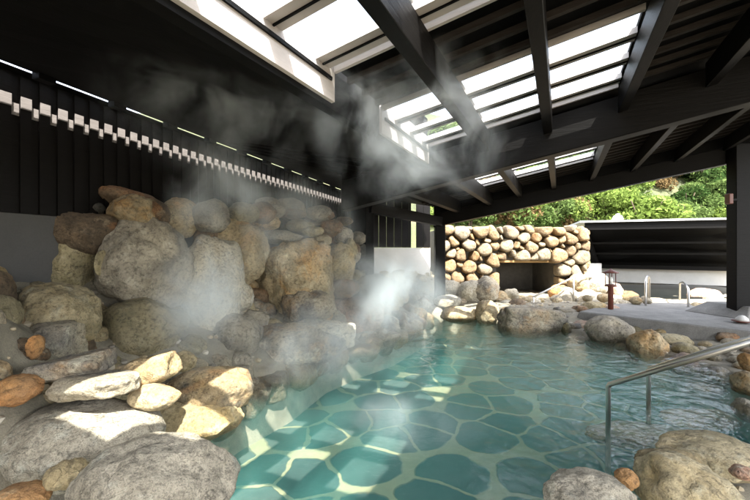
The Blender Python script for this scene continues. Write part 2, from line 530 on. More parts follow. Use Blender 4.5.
def water_mat():
    m, nt, b = new_mat('pool_water')
    nt.nodes.remove(b)
    out = nt.nodes['Material Output']
    tc = nt.nodes.new('ShaderNodeTexCoord'); v = tc.outputs['Object']
    a = noise(nt, v, 3.2, 3, .5, .5); c = noise(nt, v, 14, 3, .55, .8)
    sx = nt.nodes.new('ShaderNodeSeparateXYZ'); nt.links.new(v, sx.inputs[0])
    act = ramp(nt, math_(nt, 'MULTIPLY_ADD', sx.outputs[0], .25, .1), [(0.0, .25), (.55, 1.)])
    h = math_(nt, 'ADD', a, math_(nt, 'MULTIPLY', c, .25))
    h = math_(nt, 'MULTIPLY', h, act)
    nrm = bump(nt, h, .5, .06)
    tr = nt.nodes.new('ShaderNodeBsdfTransparent')
    gl = nt.nodes.new('ShaderNodeBsdfGlossy'); gl.inputs['Roughness'].default_value = 0.03
    fr = nt.nodes.new('ShaderNodeFresnel'); fr.inputs[0].default_value = 1.33
    nt.links.new(nrm, gl.inputs['Normal']); nt.links.new(nrm, fr.inputs['Normal'])
    mx = nt.nodes.new('ShaderNodeMixShader')
    ge = nt.nodes.new('ShaderNodeNewGeometry')
    nt.links.new(math_(nt, 'MULTIPLY', fr.outputs[0], math_(nt, 'SUBTRACT', 1.0, ge.outputs['Backfacing'])), mx.inputs[0]); nt.links.new(tr.outputs[0], mx.inputs[1]); nt.links.new(gl.outputs[0], mx.inputs[2])
    nt.links.new(mx.outputs[0], out.inputs['Surface'])
    pv = nt.nodes.new('ShaderNodeVolumePrincipled')
    pv.inputs['Color'].default_value = (.20, .66, .60, 1)
    pv.inputs['Density'].default_value = .24
    nt.links.new(pv.outputs[0], out.inputs['Volume'])
    return m
mb = MB()
mb.box(-2.3, 5.0, .7, 9.7, -1.1, 0.0)
o = mb.build('pool_water', water_mat())
tag(o, kind='structure')

# concrete path behind the boulders on the right
def path_sheet():
    mb = MB()
    # top outline measured on the ground, a curved slab with a sloping flank towards the pool
    top = [(4.0, 7.35), (4.5, 7.75), (5.4, 8.4), (6.4, 8.6), (8.5, 8.2), (9.5, 6.6), (9.0, 4.4), (6.8, 4.6), (5.9, 5.15), (5.2, 5.9), (4.55, 6.7)]
    zt = .30
    cx = sum(p[0] for p in top) / len(top); cy_ = sum(p[1] for p in top) / len(top)
    vt = [mb.bm.verts.new((x, y, zt)) for x, y in top]
    vb = []
    for i, (x, y) in enumerate(top):
        dx, dy = x - cx, y - cy_; l = math.hypot(dx, dy)
        vb.append(mb.bm.verts.new((x + dx / l * .16, y + dy / l * .22, -0.12)))
    mb.bm.faces.new(vt)
    n = len(vt)
    for i in range(n):
        mb.bm.faces.new((vt[i], vb[i], vb[(i + 1) % n], vt[(i + 1) % n]))
    mb.bm.faces.new(vb[::-1])
    return mb.build('path', M_CONC, bevel=.02)
tag(path_sheet(), kind='structure')

# ------------------------------------------------------------------ the roof pavilion
pav = empty('bath_pavilion', (0, 0, 0))
tag(pav, 'black timber bath pavilion with a pitched open raftered roof and skylights over the pool', 'pavilion')
V0, V1 = -2.4, 9.35
# posts
MB().box(1.50, 1.74, 9.26, 9.50, 0.0, 2.13).build('post', M_DARK, pav, bevel=.008)
MB().box(6.42, 7.5, 6.66, 6.86, .30, 3.4).build('post', M_DARK, pav, bevel=.008)
MB().box(-.20, -.02, 7.95, 8.13, 0.0, 2.45).build('post', M_DARK, pav, bevel=.008)
MB().hexa([(6.35, 6.40, .302), (8.1, 6.25, .302), (8.1, 7.45, .302), (6.1, 7.4, .302),
           (6.55, 6.56, .50), (8.0, 6.5, .50), (8.0, 7.3, .50), (6.45, 7.3, .50)]).build('post_plinth', M_CONC, pav, bevel=.01)
def crossbeam(v, w, c0, c1, u0, u1, mat=None):
    return MB().rbox(u0, u1, v - w / 2, v + w / 2, c0, c1).build('beam', mat or M_BEAM, pav, bevel=.008)
crossbeam(9.12, .20, 1.085, 1.40, -2.85, 7.5)          # eave beam
MB().rbox(-2.85, 8.2, 9.06, 9.12, 1.41, 1.622).build('frieze_board', M_DARK, pav)
crossbeam(4.74, .20, 1.085, 1.52, -2.85, 7.5)          # middle beam
crossbeam(.0 - .6, .20, 1.085, 1.52, -2.85, 7.5)
# long beam from the left post to the inner post
MB().bar((-.12, 7.95, 2.30 + .1), (1.62, 9.3, 2.08 + .12), .16, .22).build('beam', M_BEAM, pav, bevel=.006)
RU = [-2.2, -1.52 + .06, -.82, -.13, .58, 1.29, 2.0, 2.72, 3.43, 4.14, 4.85, 5.56, 6.3, 7.0]
for u in RU:
    if u > -1.3:
        MB().rbox(u - .045, u + .045, V0, 4.64, 1.335, 1.57).build('rafter', M_BEAM, pav, bevel=.004)
    MB().rbox(u - .045, u + .045, 4.845, 9.018, 1.335 if u > -1.3 else 1.30, 1.57).build('rafter', M_BEAM, pav, bevel=.004)
# skylight openings (u0,u1,v0,v1)
SKY = [(-1.50, .53, -.05, 2.34), (-1.50, .53, 3.2, 4.56), (-1.50, .53, 6.2, 7.95)]
CT0, CT1 = 1.625, 1.66
# deck: boards around the openings
def deck(u0, u1, v0, v1):
    return MB().rbox(u0, u1, v0, v1, CT0, CT1)
dk = MB()
for (a, b, c, d) in [(.53, 7.5, V0, V1 - .2), (-1.50, .53, V0, SKY[0][2]), (-1.50, .53, SKY[0][3], SKY[1][2]),
                     (-1.50, .53, SKY[1][3], SKY[2][2]), (-1.50, .53, SKY[2][3], V1 - .2), (-2.9, -1.50, 4.62, V1 - .2)]:
    dk.rbox(a, b, c, d, CT0, CT1)
dk.build('roof_deck', M_DECK, pav)
# trimmer along the left side of the row of skylights: pale upper board, dark lower edge
for (a, b, c, d) in SKY:
    lo = 1.37 if c < 4 else 1.45
    MB().rbox(-1.53, -1.503, c - .02, d + .02, lo, 1.70).build('skylight_lining', M_LIGHTW, pav)
    MB().rbox(-1.500, -1.488, c + .032, d - .032, 1.505, 1.530).build('lining_batten', M_DARK, pav)
    MB().rbox(.535, .56, c - .02, d + .02, CT1 + .002, 1.70).build('skylight_lining', M_LIGHTW, pav)
    MB().rbox(-1.50, .53, d + .002, d + .03, 1.58, 1.70).build('skylight_lining', M_LIGHTW, pav)
    MB().rbox(-1.50, .53, c - .03, c - .002, 1.58, 1.70).build('skylight_lining', M_LIGHTW, pav)
MB().rbox(-1.60, -1.532, V0, 4.64, 1.33, 1.72).build('trimmer', M_DARK, pav)
# purlins (battens under the deck)
v = -4.8
i = 0
while v < 8.95:
    i += 1
    inside = [s for s in SKY if s[2] - .03 < v < s[3] + .03]
    if not (4.60 < v < 4.90):
        if inside:
            MB().rbox(.55, 7.4, v - .02, v + .02, 1.575, 1.62).build('purlin', M_PURL, pav)
        else:
            MB().rbox(-1.50 if v < 4.7 else -2.85, 7.4, v - .02, v + .02, 1.575, 1.62).build('purlin', M_PURL, pav)
    v += .245
# skylights: frame bars and panes
def skylight(s, nbar, ci):
    u0, u1, v0, v1 = s
    fr = MB()
    fr.rbox(u0, u1, v0 + .002, v0 + .06, 1.64, 1.70); fr.rbox(u0, u1, v1 - .06, v1 - .002, 1.64, 1.70)
    for u in ([-.82, -.13] if ci == 0 else [-.82, -.13]):
        fr.rbox(u - .03, u + .03, v0 + .062, v1 - .062, 1.64, 1.70)
    f = fr.build('skylight_frame', M_ALU, pav)
    MB().rbox(u0, u1, v0, v1, 1.705, 1.712).build('glass_pane', M_GLASS, f)
    if ci == 0:
        bars = [(1.02, .13), (1.70, .14), (v1 - .13, .15)]
    else:
        n_ = nbar
        bars = [(v0 + .10 + (v1 - v0 - .10) * (k + .62) / n_, .13) for k in range(n_)]
    for vv, w in bars:
        MB().rbox(u0 + .002, u1 - .002, vv - w / 2, vv + w / 2, 1.585, 1.618).build('louvre_bar', M_LIGHTW, f)
        MB().rbox(u0 + .002, u1 - .002, vv - w * .12, vv - w * .02, 1.572, 1.583).build('louvre_groove', M_DARK, f)
        MB().rbox(u0 + .002, u1 - .002, vv - w / 2 - .02, vv - w / 2 - .002, 1.578, 1.625).build('louvre_edge', M_LIGHTW, f)
skylight(SKY[0], 3, 0); skylight(SKY[1], 3, 1); skylight(SKY[2], 3, 2)

# left ceiling and the wall it runs to
WD = Vector((.317, .949, 0)).normalized()          # along the wall
WN = Vector((WD.y, -WD.x, 0))                      # into the room
W0 = Vector((-3.35, 3.34, 0))
def WP(s, d, z):
    p = W0 + WD * s + WN * d
    return Vector((p.x, p.y, z))
ZC = 3.13
S0, S1 = -9.0, 8.3
cm = MB()
def sheet(a0, a1, b0, b1, n=14, t=.006):
    prev = None
    for k in range(n + 1):
        f = k / n
        a = a0.lerp(a1, f); b = b0.lerp(b1, f)
        cur = [cm.bm.verts.new(q) for q in (a, b, b + Vector((0, 0, t)), a + Vector((0, 0, t)))]
        if prev:
            for j in range(4):
                cm.bm.faces.new((prev[j], prev[(j + 1) % 4], cur[(j + 1) % 4], cur[j]))
        else: cm.bm.faces.new(cur)
        prev = cur
    cm.bm.faces.new(prev[::-1])
SLOT0, SLOTW = .125, .048
# s along the wall matching v along the trimmer
p = RP(-1.595, 4.64, 1.36); sA = 4.6
sheet(RP(-1.595, V0, 1.36), p, WP(S0, SLOT0 + SLOTW, ZC), WP(2.2, SLOT0 + SLOTW, ZC))
sheet(p, RP(-2.84, 4.64, 1.62), WP(2.2, SLOT0 + SLOTW, ZC), WP(3.2, SLOT0 + SLOTW, ZC), 4)
sheet(RP(-2.84, 4.64, 1.62), RP(-2.84, 9.45, 1.62), WP(3.2, SLOT0 + SLOTW, ZC), WP(S1, SLOT0 + SLOTW, ZC), 8)
sheet(WP(S0, SLOT0, ZC), WP(S1, SLOT0, ZC), WP(S0, -.4, ZC - .0), WP(S1, -.4, ZC), 2)
cm.build('ceiling_board', M_DECK, pav)
MB().rbox(-2.85, -1.602, 4.66, 4.82, 1.53, 2.05).build('ceiling_board', M_DARK, pav)
jb = 0
s = -.55
while s < 8:
    MB().prism([WP(s, SLOT0 + SLOTW + .005, ZC - .07), WP(s + .14, SLOT0 + SLOTW + .005, ZC - .07), WP(s + .14, SLOT0 + SLOTW + .10, ZC - .07), WP(s, SLOT0 + SLOTW + .10, ZC - .07)], .066).build('joist_end', M_DARK, pav)
    s += .70

# timber wall on the left
tw = empty('timber_wall', WP(0, 0, 0))
tag(tw, 'tall dark board and batten wall above a plaster base behind the left boulders', 'wall')
wb = MB()
wb.prism([WP(S0, 0, 1.84), WP(S1, 0, 1.84), WP(S1, -.05, 1.84), WP(S0, -.05, 1.84)], ZC - 1.84 - .003)
k = 0
s = S0
while s < S1 - .1:
    wb.prism([WP(s, .002, 1.845), WP(s + .088, .002, 1.845), WP(s + .088, .024, 1.845), WP(s, .024, 1.845)], ZC - 1.845 - .006)
    s += .155
wb.build('board_cladding', M_CLAD, tw)
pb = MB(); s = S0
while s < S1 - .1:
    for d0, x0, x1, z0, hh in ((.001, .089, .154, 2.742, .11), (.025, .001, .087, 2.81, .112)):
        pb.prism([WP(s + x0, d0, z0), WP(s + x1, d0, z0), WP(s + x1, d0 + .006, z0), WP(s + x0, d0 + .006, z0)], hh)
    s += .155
pb.build('sun_stripe_blocks', wood_mat('sun_stripe_pale', (.24, .22, .21), .2), tw)  # added pale blocks fitted to the sun band: sunlight put into their colour
MB().prism([WP(S0, .0, 0), WP(S1, .0, 0), WP(S1, -.08, 0), WP(S0, -.08, 0)], 1.838).build('plaster_base', M_PANEL, tw)

# end wall with a white panel under the beam, between the two posts
ew = empty('end_wall', (.8, 9.6, 0))
tag(ew, 'dark end wall with a white plaster panel between two posts', 'wall')
a = WP(S1, 0, 0); b_ = at(371, 250, 9.6); b_.z = 0
c_ = Vector((1.52, 10.3, 0))
def wallseg(name, p, q, z0, z1, t, mat, par):
    p = Vector(p); q = Vector(q); d = (q - p).normalized(); n = Vector((-d.y, d.x, 0)) * t
    quad = [Vector((w.x, w.y, z0)) for w in (p, q, q + n, p + n)]
    return MB().prism(quad, z1 - z0).build(name, mat, par)
wallseg('timber_panel', a, b_, 0, 3.15, .08, M_DARK, ew)
wallseg('white_panel', b_ + Vector((.0, .02, 0)), c_ + Vector((.0, .02, 0)), .74, 1.56, .06, M_PLAST, ew)
wallseg('timber_base', b_ + Vector((.0, .0, 0)), c_, 0, .738, .10, M_DARK, ew)
um = MB()
for k in range(8):
    p = b_.lerp(c_, k / 8 + .005); q = b_.lerp(c_, (k + 1) / 8 - (.004 if k != 5 else .09))
    d = (q - p).normalized(); n = Vector((-d.y, d.x, 0)) * .03
    um.prism([Vector((w.x, w.y, 1.565)) for w in (p, q, q + n, p + n)], 1.45)
um.build('upper_boards', M_BEAM, ew)

# ------------------------------------------------------------------ boulders
def boulder(px, py, w, h, Y, kind, label, group=None, name='boulder', ang=.45, dy=None, tilt=(0, 0, 0), level=None, crack=0.0, seed=None, rough=.03, cat='boulder', parent=None):
    c = at(px, py, Y)
    sx, sz = w * Y / 374, h * Y / 374
    sy = dy if dy is not None else max(.5 * (sx + sz), sz * .9)
    if level is None:
        level = 5 if w * h > 1500 else (4 if w * h > 250 else 3)
    if group == GL and w > 34: w, h = w * 1.10, h * 1.10
    boulder.n += 1
    boulder.keys.append((px, py, w, h, Y))
    me = stone_mesh((1, 1, 1) if False else (sx, sy, sz), seed or boulder.n * 13 + 5, ang, rough, level, tilt=(R(tilt[0]), R(tilt[1]), R(tilt[2])), crack=crack)
    n = len(me.vertices)
    V = np.empty(n * 3); me.vertices.foreach_get('co', V); V = V.reshape(-1, 3)
    loc = np.array([c.x, c.y + sy * .35, c.z]); k = np.ones(3)
    for it in range(8):                       # settle the measured outline
        W = V * k + loc
        yy = np.maximum(W[:, 1], .25)
        qx = 375 + 374 * W[:, 0] / yy; qy = 250 - 374 * (W[:, 2] - H) / yy
        kw, kh = w / (qx.max() - qx.min()), h / (qy.max() - qy.min())
        k[0] *= min(max(kw, .7), 1.4); k[2] *= min(max(kh, .7), 1.4); k[1] *= min(max(kh, .85), 1.1) ** .5
        k[2] = max(k[2], .45); k[1] = max(k[1], .5)
        loc[0] += (px - (qx.max() + qx.min()) / 2) / 374 * loc[1]
        loc[2] -= (py - (qy.max() + qy.min()) / 2) / 374 * loc[1]
    me.vertices.foreach_set('co', (V * k).ravel()); me.update()
    o = link(name, me, RM[kind])
    o.location = loc.tolist()
    tag(o, label, cat, group)
    return o
boulder.n = 0
boulder.keys = []
GL = 'boulders of the left bank'; GR = 'rocks along the right edge'; GF = 'boulders in the foreground'; GB = 'rocks heaped beyond the pool'
B = boulder
# foreground left
B(70, 446, 194, 98, 1.95, 'granite', 'huge speckled grey granite boulder at the bottom left with a sunlit right shoulder', GF, ang=.35, dy=.8, seed=3)
B(153, 487, 176, 112, 1.45, 'granite', 'rounded speckled granite boulder in front at the bottom edge of the pool', GF, ang=.25, dy=.55, seed=21)
B(20, 497, 74, 36, 1.62, 'orange', 'rusty orange stone in the very bottom left corner', GF, ang=.3)
B(68, 474, 50, 34, 1.72, 'yellow', 'small yellowish angular stone wedged between the two big granite boulders', GF, ang=.6)
B(16, 390, 60, 34, 2.05, 'orange', 'bright orange and yellow stone sunlit beside the left frame edge', GF, ang=.4)
B(2, 345, 52, 62, 2.6, 'brown', 'dark reddish brown boulder cut by the left frame edge', GL, ang=.6, crack=.03)
B(53, 319, 92, 68, 3.05, 'sandy', 'round grey brown cracked boulder above the split slabs on the left', GL, ang=.4, crack=.035)
B(36, 347, 20, 25, 2.45, 'orange', 'small orange pebble between the round boulder and reddish boulder', GL, ang=.3)
B(70, 366, 88, 34, 2.25, 'slab', 'longer upper angular slab of split pale stone on the left bank', GL, ang=.95, tilt=(0, -9, 8), dy=.45)
B(94, 386, 88, 30, 2.12, 'slab', 'lower angular slab of split stone with a black end', GL, ang=.95, tilt=(0, -4, 5), dy=.4)
B(147, 372, 66, 40, 2.45, 'striped', 'brown angular stone right of the two split slabs', GL, ang=.8, tilt=(0, -14, 0))
B(184, 361, 28, 22, 2.9, 'yellow', 'small smooth cream pebble above the striped stone at the water', GL, ang=.1)
B(155, 397, 50, 26, 2.3, 'tan', 'low flat pale tan stone left of the striped boulder', GL, ang=.4)
B(206, 393, 88, 50, 3.15, 'striped', 'orange and black striped boulder dipping into the pool', GL, ang=.45, tilt=(0, -6, 12), seed=77, crack=.02)
B(190, 420, 100, 42, 2.95, 'yellow', 'tan stone half under water below the striped boulder', GL, ang=.5, dy=.5)
# left bank
B(140, 331, 92, 62, 3.65, 'green', 'broad brown green boulder with a cracked face in the middle of the left bank', GL, ang=.7, crack=.04)
B(73, 273, 56, 62, 3.8, 'green', 'upright grey green boulder under the flat brown cap boulder', GL, ang=.7, tilt=(0, 8, 0), crack=.02)
B(146, 266, 94, 94, 3.95, 'grey', 'large pale veined grey boulder leaning left in the upper left bank', GL, ang=.7, tilt=(0, 18, 0), seed=9, crack=.025)
B(84, 233, 78, 40, 3.85, 'brown', 'flat reddish brown boulder capping the upright grey green one', GL, ang=.35, seed=5)
B(134, 211, 50, 32, 4.05, 'tan', 'tan wedge shaped boulder on top of the large veined boulder', GL, ang=.55)
B(124, 197, 66, 22, 4.2, 'brown', 'long dark flat boulder along the top of the left bank', GL, ang=.4, tilt=(0, 10, 0))
B(75, 196, 38, 20, 4.1, 'brown', 'dim egg shaped boulder topmost at the left end of the bank', GL, ang=.2)
B(90, 209, 34, 16, 4.1, 'dark', 'small dark stone under the topmost egg shaped boulder', GL, ang=.4)
B(181, 218, 38, 38, 4.6, 'tan', 'round orange tan boulder standing apart in front of the dark wall', GL, ang=.3)
B(8, 280, 44, 32, 3.7, 'tan', 'tan boulder at the left frame edge below the plaster wall', GL, ang=.4)
B(38, 281, 28, 22, 3.75, 'grey', 'small pale grey boulder right of the tan one below plaster', GL, ang=.3)
B(14, 303, 60, 30, 3.5, 'yellow', 'flat yellowish boulder behind the round grey brown one', GL, ang=.5)
B(103, 263, 15, 26, 3.75, 'green', 'narrow stone wedged between the upright and the veined boulder', GL, ang=.3)
B(208, 298, 72, 116, 4.6, 'pale', 'tall pale boulder veiled by the thickest steam on the left', GL, ang=.55, crack=.02)
B(228, 342, 66, 54, 4.5, 'grey', 'pale grey boulder at the waterline behind the steam', GL, ang=.6)
B(238, 296, 34, 32, 5.0, 'pale', 'round pale stone right of the steam veiled boulder', GL, ang=.2)
B(207, 232, 28, 46, 5.0, 'brown', 'dark narrow boulder standing behind the steam', GL, ang=.4)
B(243, 214, 34, 24, 5.4, 'green', 'yellow brown boulder high behind the steam', GL, ang=.4)
B(236, 252, 64, 64, 5.3, 'tan', 'large dull tan boulder halfway up behind the steam', GL, ang=.55)
B(291, 284, 82, 84, 5.8, 'tan', 'large wrinkled warm boulder in the middle of the rock wall', GL, ang=.75, crack=.05, seed=12, rough=.045)
B(277, 237, 48, 13, 6.1, 'pale', 'thin pale flat slab lying on the wrinkled boulder', GL, ang=.6)
B(308, 306, 52, 36, 5.5, 'slab', 'bulging creased stone at the foot of the wrinkled boulder', GL, ang=.5, crack=.04)
B(339, 263, 34, 42, 6.5, 'yellow', 'upright rounded cream boulder right of the wrinkled boulder', GL, ang=.45)
B(343, 289, 34, 20, 6.5, 'brown', 'square brown block above the pink block', GL, ang=.9)
B(375, 291, 42, 32, 6.9, 'grey', 'rounded grey block at the right end of the rock wall', GL, ang=.6)
B(354, 315, 56, 34, 6.4, 'pink', 'pink weathered block with a sunlit top beside the pool', GL, ang=.85, crack=.03)
B(281, 347, 128, 46, 4.8, 'slab', 'long dark faced ledge boulder in front of the rock wall at the pool edge', GL, ang=.75, tilt=(0, -8, 0), seed=31, dy=.8)
B(322, 335, 62, 30, 4.95, 'pale', 'pale sunlit broken slab on the right end of the long ledge', GL, ang=.8)
B(371, 337, 56, 18, 6.5, 'pale', 'flat pale stone at the waterline below the pink block', GL, ang=.5)
B(276, 376, 76, 30, 4.75, 'green', 'flat grey green slab awash in front of the long ledge', GL, ang=.7, dy=.5)
B(356, 350, 44, 14, 5.9, 'tan', 'flat brown stone just under the water surface', GL, ang=.4)
# small stones on top of the far end of the bank
rs = random.Random(4)
for (x, y, w, h, Y, k, lab) in [
    (300, 226, 30, 14, 6.6, 'green', 'mossy flat stone in the top row left of the yellowish pair'),
    (313, 232, 22, 12, 6.5, 'green', 'small mossy egg shaped stone on the top row of the bank'),
    (322, 241, 20, 13, 6.4, 'yellow', 'yellowish stone with a bright top under the top row'),
    (310, 249, 26, 13, 6.3, 'green', 'greenish flat stone touching the top of the wrinkled boulder'),
    (332, 228, 24, 18, 7.0, 'brown', 'brown rounded stone in the second row from the end of the bank'),
    (344, 236, 20, 18, 7.1, 'grey', 'grey stone near the right end of the top row'),
    (351, 250, 14, 24, 7.0, 'green', 'upright narrow stone at the far right end of the bank'),
    (290, 214, 34, 12, 7.0, 'brown', 'brown flat stone lying highest at the back of the bank'),
    (320, 215, 30, 14, 7.4, 'brown', 'brown long stone at the top near the end of the sun stripe'),
    (264, 222, 34, 18, 6.2, 'tan', 'dull tan stone above the thin pale slab'),
    (268, 206, 32, 18, 6.8, 'grey', 'smoky grey stone behind the dull tan one at the top'),
    (352, 276, 28, 14, 7.0, 'green', 'low green stone above the square brown block')]:
    B(x, y, w, h, Y, k, lab, GL, ang=rs.uniform(.25, .5), name='stone', cat='stone')
# packed fillers behind and between
def ground_hit(px, py):
    Y = np.arange(1.2, 12, .03); X = (px - 375) / 374 * Y; Z = H + (250 - py) / 374 * Y
    hit = np.nonzero(ground_h(X[None, :], Y[None, :])[0] >= Z)[0]
    return float(Y[hit[0]]) if len(hit) else None
placed = []
tries = 0
keys = list(boulder.keys)
while tries < 6000 and len(placed) < 170:
    tries += 1
    x = rs.uniform(-15, 425); y = rs.uniform(235, 400)
    if x > 330 and y > 330: continue
    Y = ground_hit(x, y)
    if Y is None or Y > 10.5: continue
    if any(((x - a) / (.40 * c)) ** 2 + ((y - b) / (.40 * d)) ** 2 < 1 for a, b, c, d, e in keys): continue
    z = H + (250 - y) / 374 * Y
    if z < -.1: continue
    s_ = rs.uniform(.26, .60)
    X = (x - 375) / 374 * Y
    if any((X - a) ** 2 + (Y - b) ** 2 + (z - c) ** 2 < (.33 * (s_ + d)) ** 2 for a, b, c, d in placed): continue
    placed.append((X, Y, z, s_))
    B(x, y, s_ * 374 / Y, s_ * rs.uniform(.65, .95) * 374 / Y, Y - .03, rs.choice(['green', 'tan', 'grey', 'brown', 'slab', 'yellow']), 'shaded stone packed into the gaps between the large boulders of the left bank',
      'stones packed between the left boulders', name='stone', cat='stone', ang=rs.uniform(.3, .8), level=3 if s_ * 374 / Y < 30 else 4)
for k in range(34):          # behind the top row, against the wall
    f = rs.random(); t_ = 1.0 + f * 6.2
    p = WP(t_, rs.uniform(.35, .9), rs.uniform(1.3, 2.05 + .12 * min(t_, 2.5)))
    px = 375 + 374 * p.x / p.y; py = 250 - 374 * (p.z - H) / p.y
    if py < 205 - max(0, (px - 250)) * -.05: continue
    s_ = rs.uniform(.4, .6) * 374 / p.y
    B(px, py, s_, s_ * rs.uniform(.5, .8), p.y, rs.choice(['green', 'dark', 'grey', 'brown']), 'dim stone of the rearmost row close to the board wall',
      'rearmost stones against the board wall', name='stone', cat='stone', ang=.4, level=3)
# low boulders that line the pool rim below the ledges
rim = [(-1.78, 3.1), (-1.55, 3.9), (-1.15, 4.6), (-.85, 5.5), (-.35, 6.2), (.2, 6.8), (.8, 7.9)]
for (ax, ay), (bx, by) in zip(rim, rim[1:]):
    L_ = math.hypot(bx - ax, by - ay); n_s = max(1, round(L_ / .42))
    for k in range(n_s):
        f = (k + .5) / n_s
        x_, y_ = ax + (bx - ax) * f + rs.uniform(-.02, .05), ay + (by - ay) * f
        w_ = rs.uniform(.50, .66); h_ = rs.uniform(.42, .56); z_ = -.14 + rs.uniform(-.03, .04)
        B(375 + 374 * x_ / y_, 250 - 374 * (z_ - H) / y_, w_ * 374 / y_, h_ * 374 / y_, y_ - .12, rs.choice(['green', 'tan', 'slab', 'grey', 'sandy']),
          'low half sunk boulder lining the left rim of the pool', 'half sunk boulders along the left rim of the pool', ang=rs.uniform(.5, .85), level=4, dy=.5)
# small pebbles along the left edge of the pool
for (x, y, w, h, Y, k) in [(330, 352, 20, 9, 5.5, 'pale'), (388, 322, 22, 14, 7.1, 'pale'), (400, 318, 20, 14, 7.6, 'grey'), (402, 332, 30, 8, 7.1, 'tan')]:
    B(x, y, w, h, Y, k, 'small stone at the waterline of the far left pool corner', 'small stones in the far left corner', name='stone', cat='stone', ang=.4)

gr_ = np.random.RandomState(3)
P1, F1 = ico(1); F1 = np.array(F1)
GX = gr_.uniform(-4.6, 8, 26000); GY = gr_.uniform(1.0, 11, 26000)
sd_ = sdf(GX, GY, POOL)
kp = (sd_ > .05) & (sd_ < 2.4) & ~((GX > 4.2) & (GY > 4.6) & (GY < 8.4)); GX = GX[kp][:2600]; GY = GY[kp][:2600]
GZ = ground_h(GX[None], GY[None])[0]
gs = .012 + .035 * gr_.rand(len(GX)) ** 2
jit = 1 + .35 * (gr_.rand(len(GX), len(P1), 3) - .5)
GV = P1[None] * jit * gs[:, None, None] * np.array([1.2, 1, .8]) + np.stack([GX, GY, GZ], -1)[:, None, :]
GF_ = F1[None] + (np.arange(len(GX)) * len(P1))[:, None, None]
me = bpy.data.meshes.new('gravel'); me.from_pydata(GV.reshape(-1, 3).tolist(), [], GF_.reshape(-1, 3).tolist())
m_, nt_, b_g = new_mat('mixed_gravel')
gi_ = nt_.nodes.new('ShaderNodeNewGeometry')
nt_.links.new(ramp(nt_, gi_.outputs['Random Per Island'], [(0, (.12, .10, .08)), (.35, (.28, .25, .19)), (.7, (.38, .30, .18)), (1, (.5, .46, .38))]), b_g.inputs['Base Color'])
tag(link('gravel', me, m_), 'loose chips and gravel lying in the gaps between the boulders', 'gravel', kind='stuff')
# far edge of the pool
B(461, 315, 42, 18, 7.9, 'tan', 'flat tan stone left of the round ochre boulder at the far pool edge', GB, ang=.4)
B(487, 313, 25, 27, 7.7, 'tan', 'round ochre boulder standing at the far pool edge', GB, ang=.1, level=4)
B(532, 322, 72, 33, 6.95, 'slab', 'large grey block with a black right end at the far pool edge', GB, ang=.85, dy=.8, crack=.02)
B(559, 320, 18, 26, 7.05, 'dark', 'black wedge of rock against the right end of the large block', GB, ang=.7)
B(565, 328, 11, 16, 6.9, 'green', 'small upright pale pebble at the water between black wedge and flat orange stone', GB, ang=.1)
B(584, 330, 36, 20, 6.95, 'pink', 'flat orange brown stone left of the dark grey boulder', GB, ang=.3)
B(610, 332, 54, 34, 6.15, 'grey', 'big domed dark grey boulder on the far right water edge', GR, ang=.35, seed=51, level=5)
B(647, 346, 44, 34, 5.45, 'tan', 'domed tan brown boulder in front of the grey path', GR, ang=.4, seed=52, level=5)
B(672, 342, 44, 18, 5.7, 'green', 'low olive stone behind the domed tan boulder', GR, ang=.3)
B(684, 351, 34, 19, 5.35, 'green', 'rounded stone with a light top right of the domed tan boulder', GR, ang=.2)
B(692, 365, 52, 26, 5.0, 'pink', 'reddish layered flat rock at the right waterline', GR, ang=.7)
B(712, 352, 34, 14, 5.5, 'yellow', 'flat yellow green stone behind the reddish layered rock', GR, ang=.4)
B(698, 355, 12, 9, 5.3, 'brown', 'tiny dark red pebble on the layered rock', GR, ang=.2)
B(736, 361, 34, 18, 5.0, 'grey', 'smooth grey green stone behind the white oval one', GR, ang=.2)
B(720, 375, 34, 18, 4.6, 'pale', 'smooth white oval stone at the right waterline', GR, ang=.1)
B(746, 362, 20, 20, 4.3, 'orange', 'upper orange stone stacked at the right frame edge', GR, ang=.5)
B(744, 383, 32, 26, 3.9, 'tan', 'lower ochre stone at the right frame edge beside the rail', GR, ang=.5)
B(746, 410, 34, 26, 3.45, 'granite', 'speckled grey stone at the right frame edge below the orange one', GR, ang=.3)
B(706, 388, 46, 14, 4.55, 'yellow', 'brown stone lying under the water below the white oval', GR, ang=.4)
B(728, 338, 30, 14, 5.6, 'brown', 'dark brown stone under the concrete path by the right frame edge', GR, ang=.4)
placed2 = []
tries = 0
while tries < 900 and len(placed2) < 75:
    tries += 1
    x = rs.uniform(575, 765); y = rs.uniform(322, 425)
    Y = ground_hit(x, y)
    if Y is None or Y > 8: continue
    z = H + (250 - y) / 374 * Y
    if z < -.16: continue
    s_ = rs.uniform(.2, .44); X = (x - 375) / 374 * Y
    if any((X - a) ** 2 + (Y - b) ** 2 < (.36 * (s_ + d)) ** 2 for a, b, d in placed2): continue
    placed2.append((X, Y, s_))
    B(x, y, s_ * 374 / Y, s_ * .62 * 374 / Y, Y - .04, rs.choice(['green', 'tan', 'yellow', 'brown', 'pale', 'pink', 'slab']), 'small cobble filling the bank between the right pool edge and the concrete path',
      'cobbles of the right bank', name='cobble', cat='cobble', ang=rs.uniform(.2, .5), level=3)
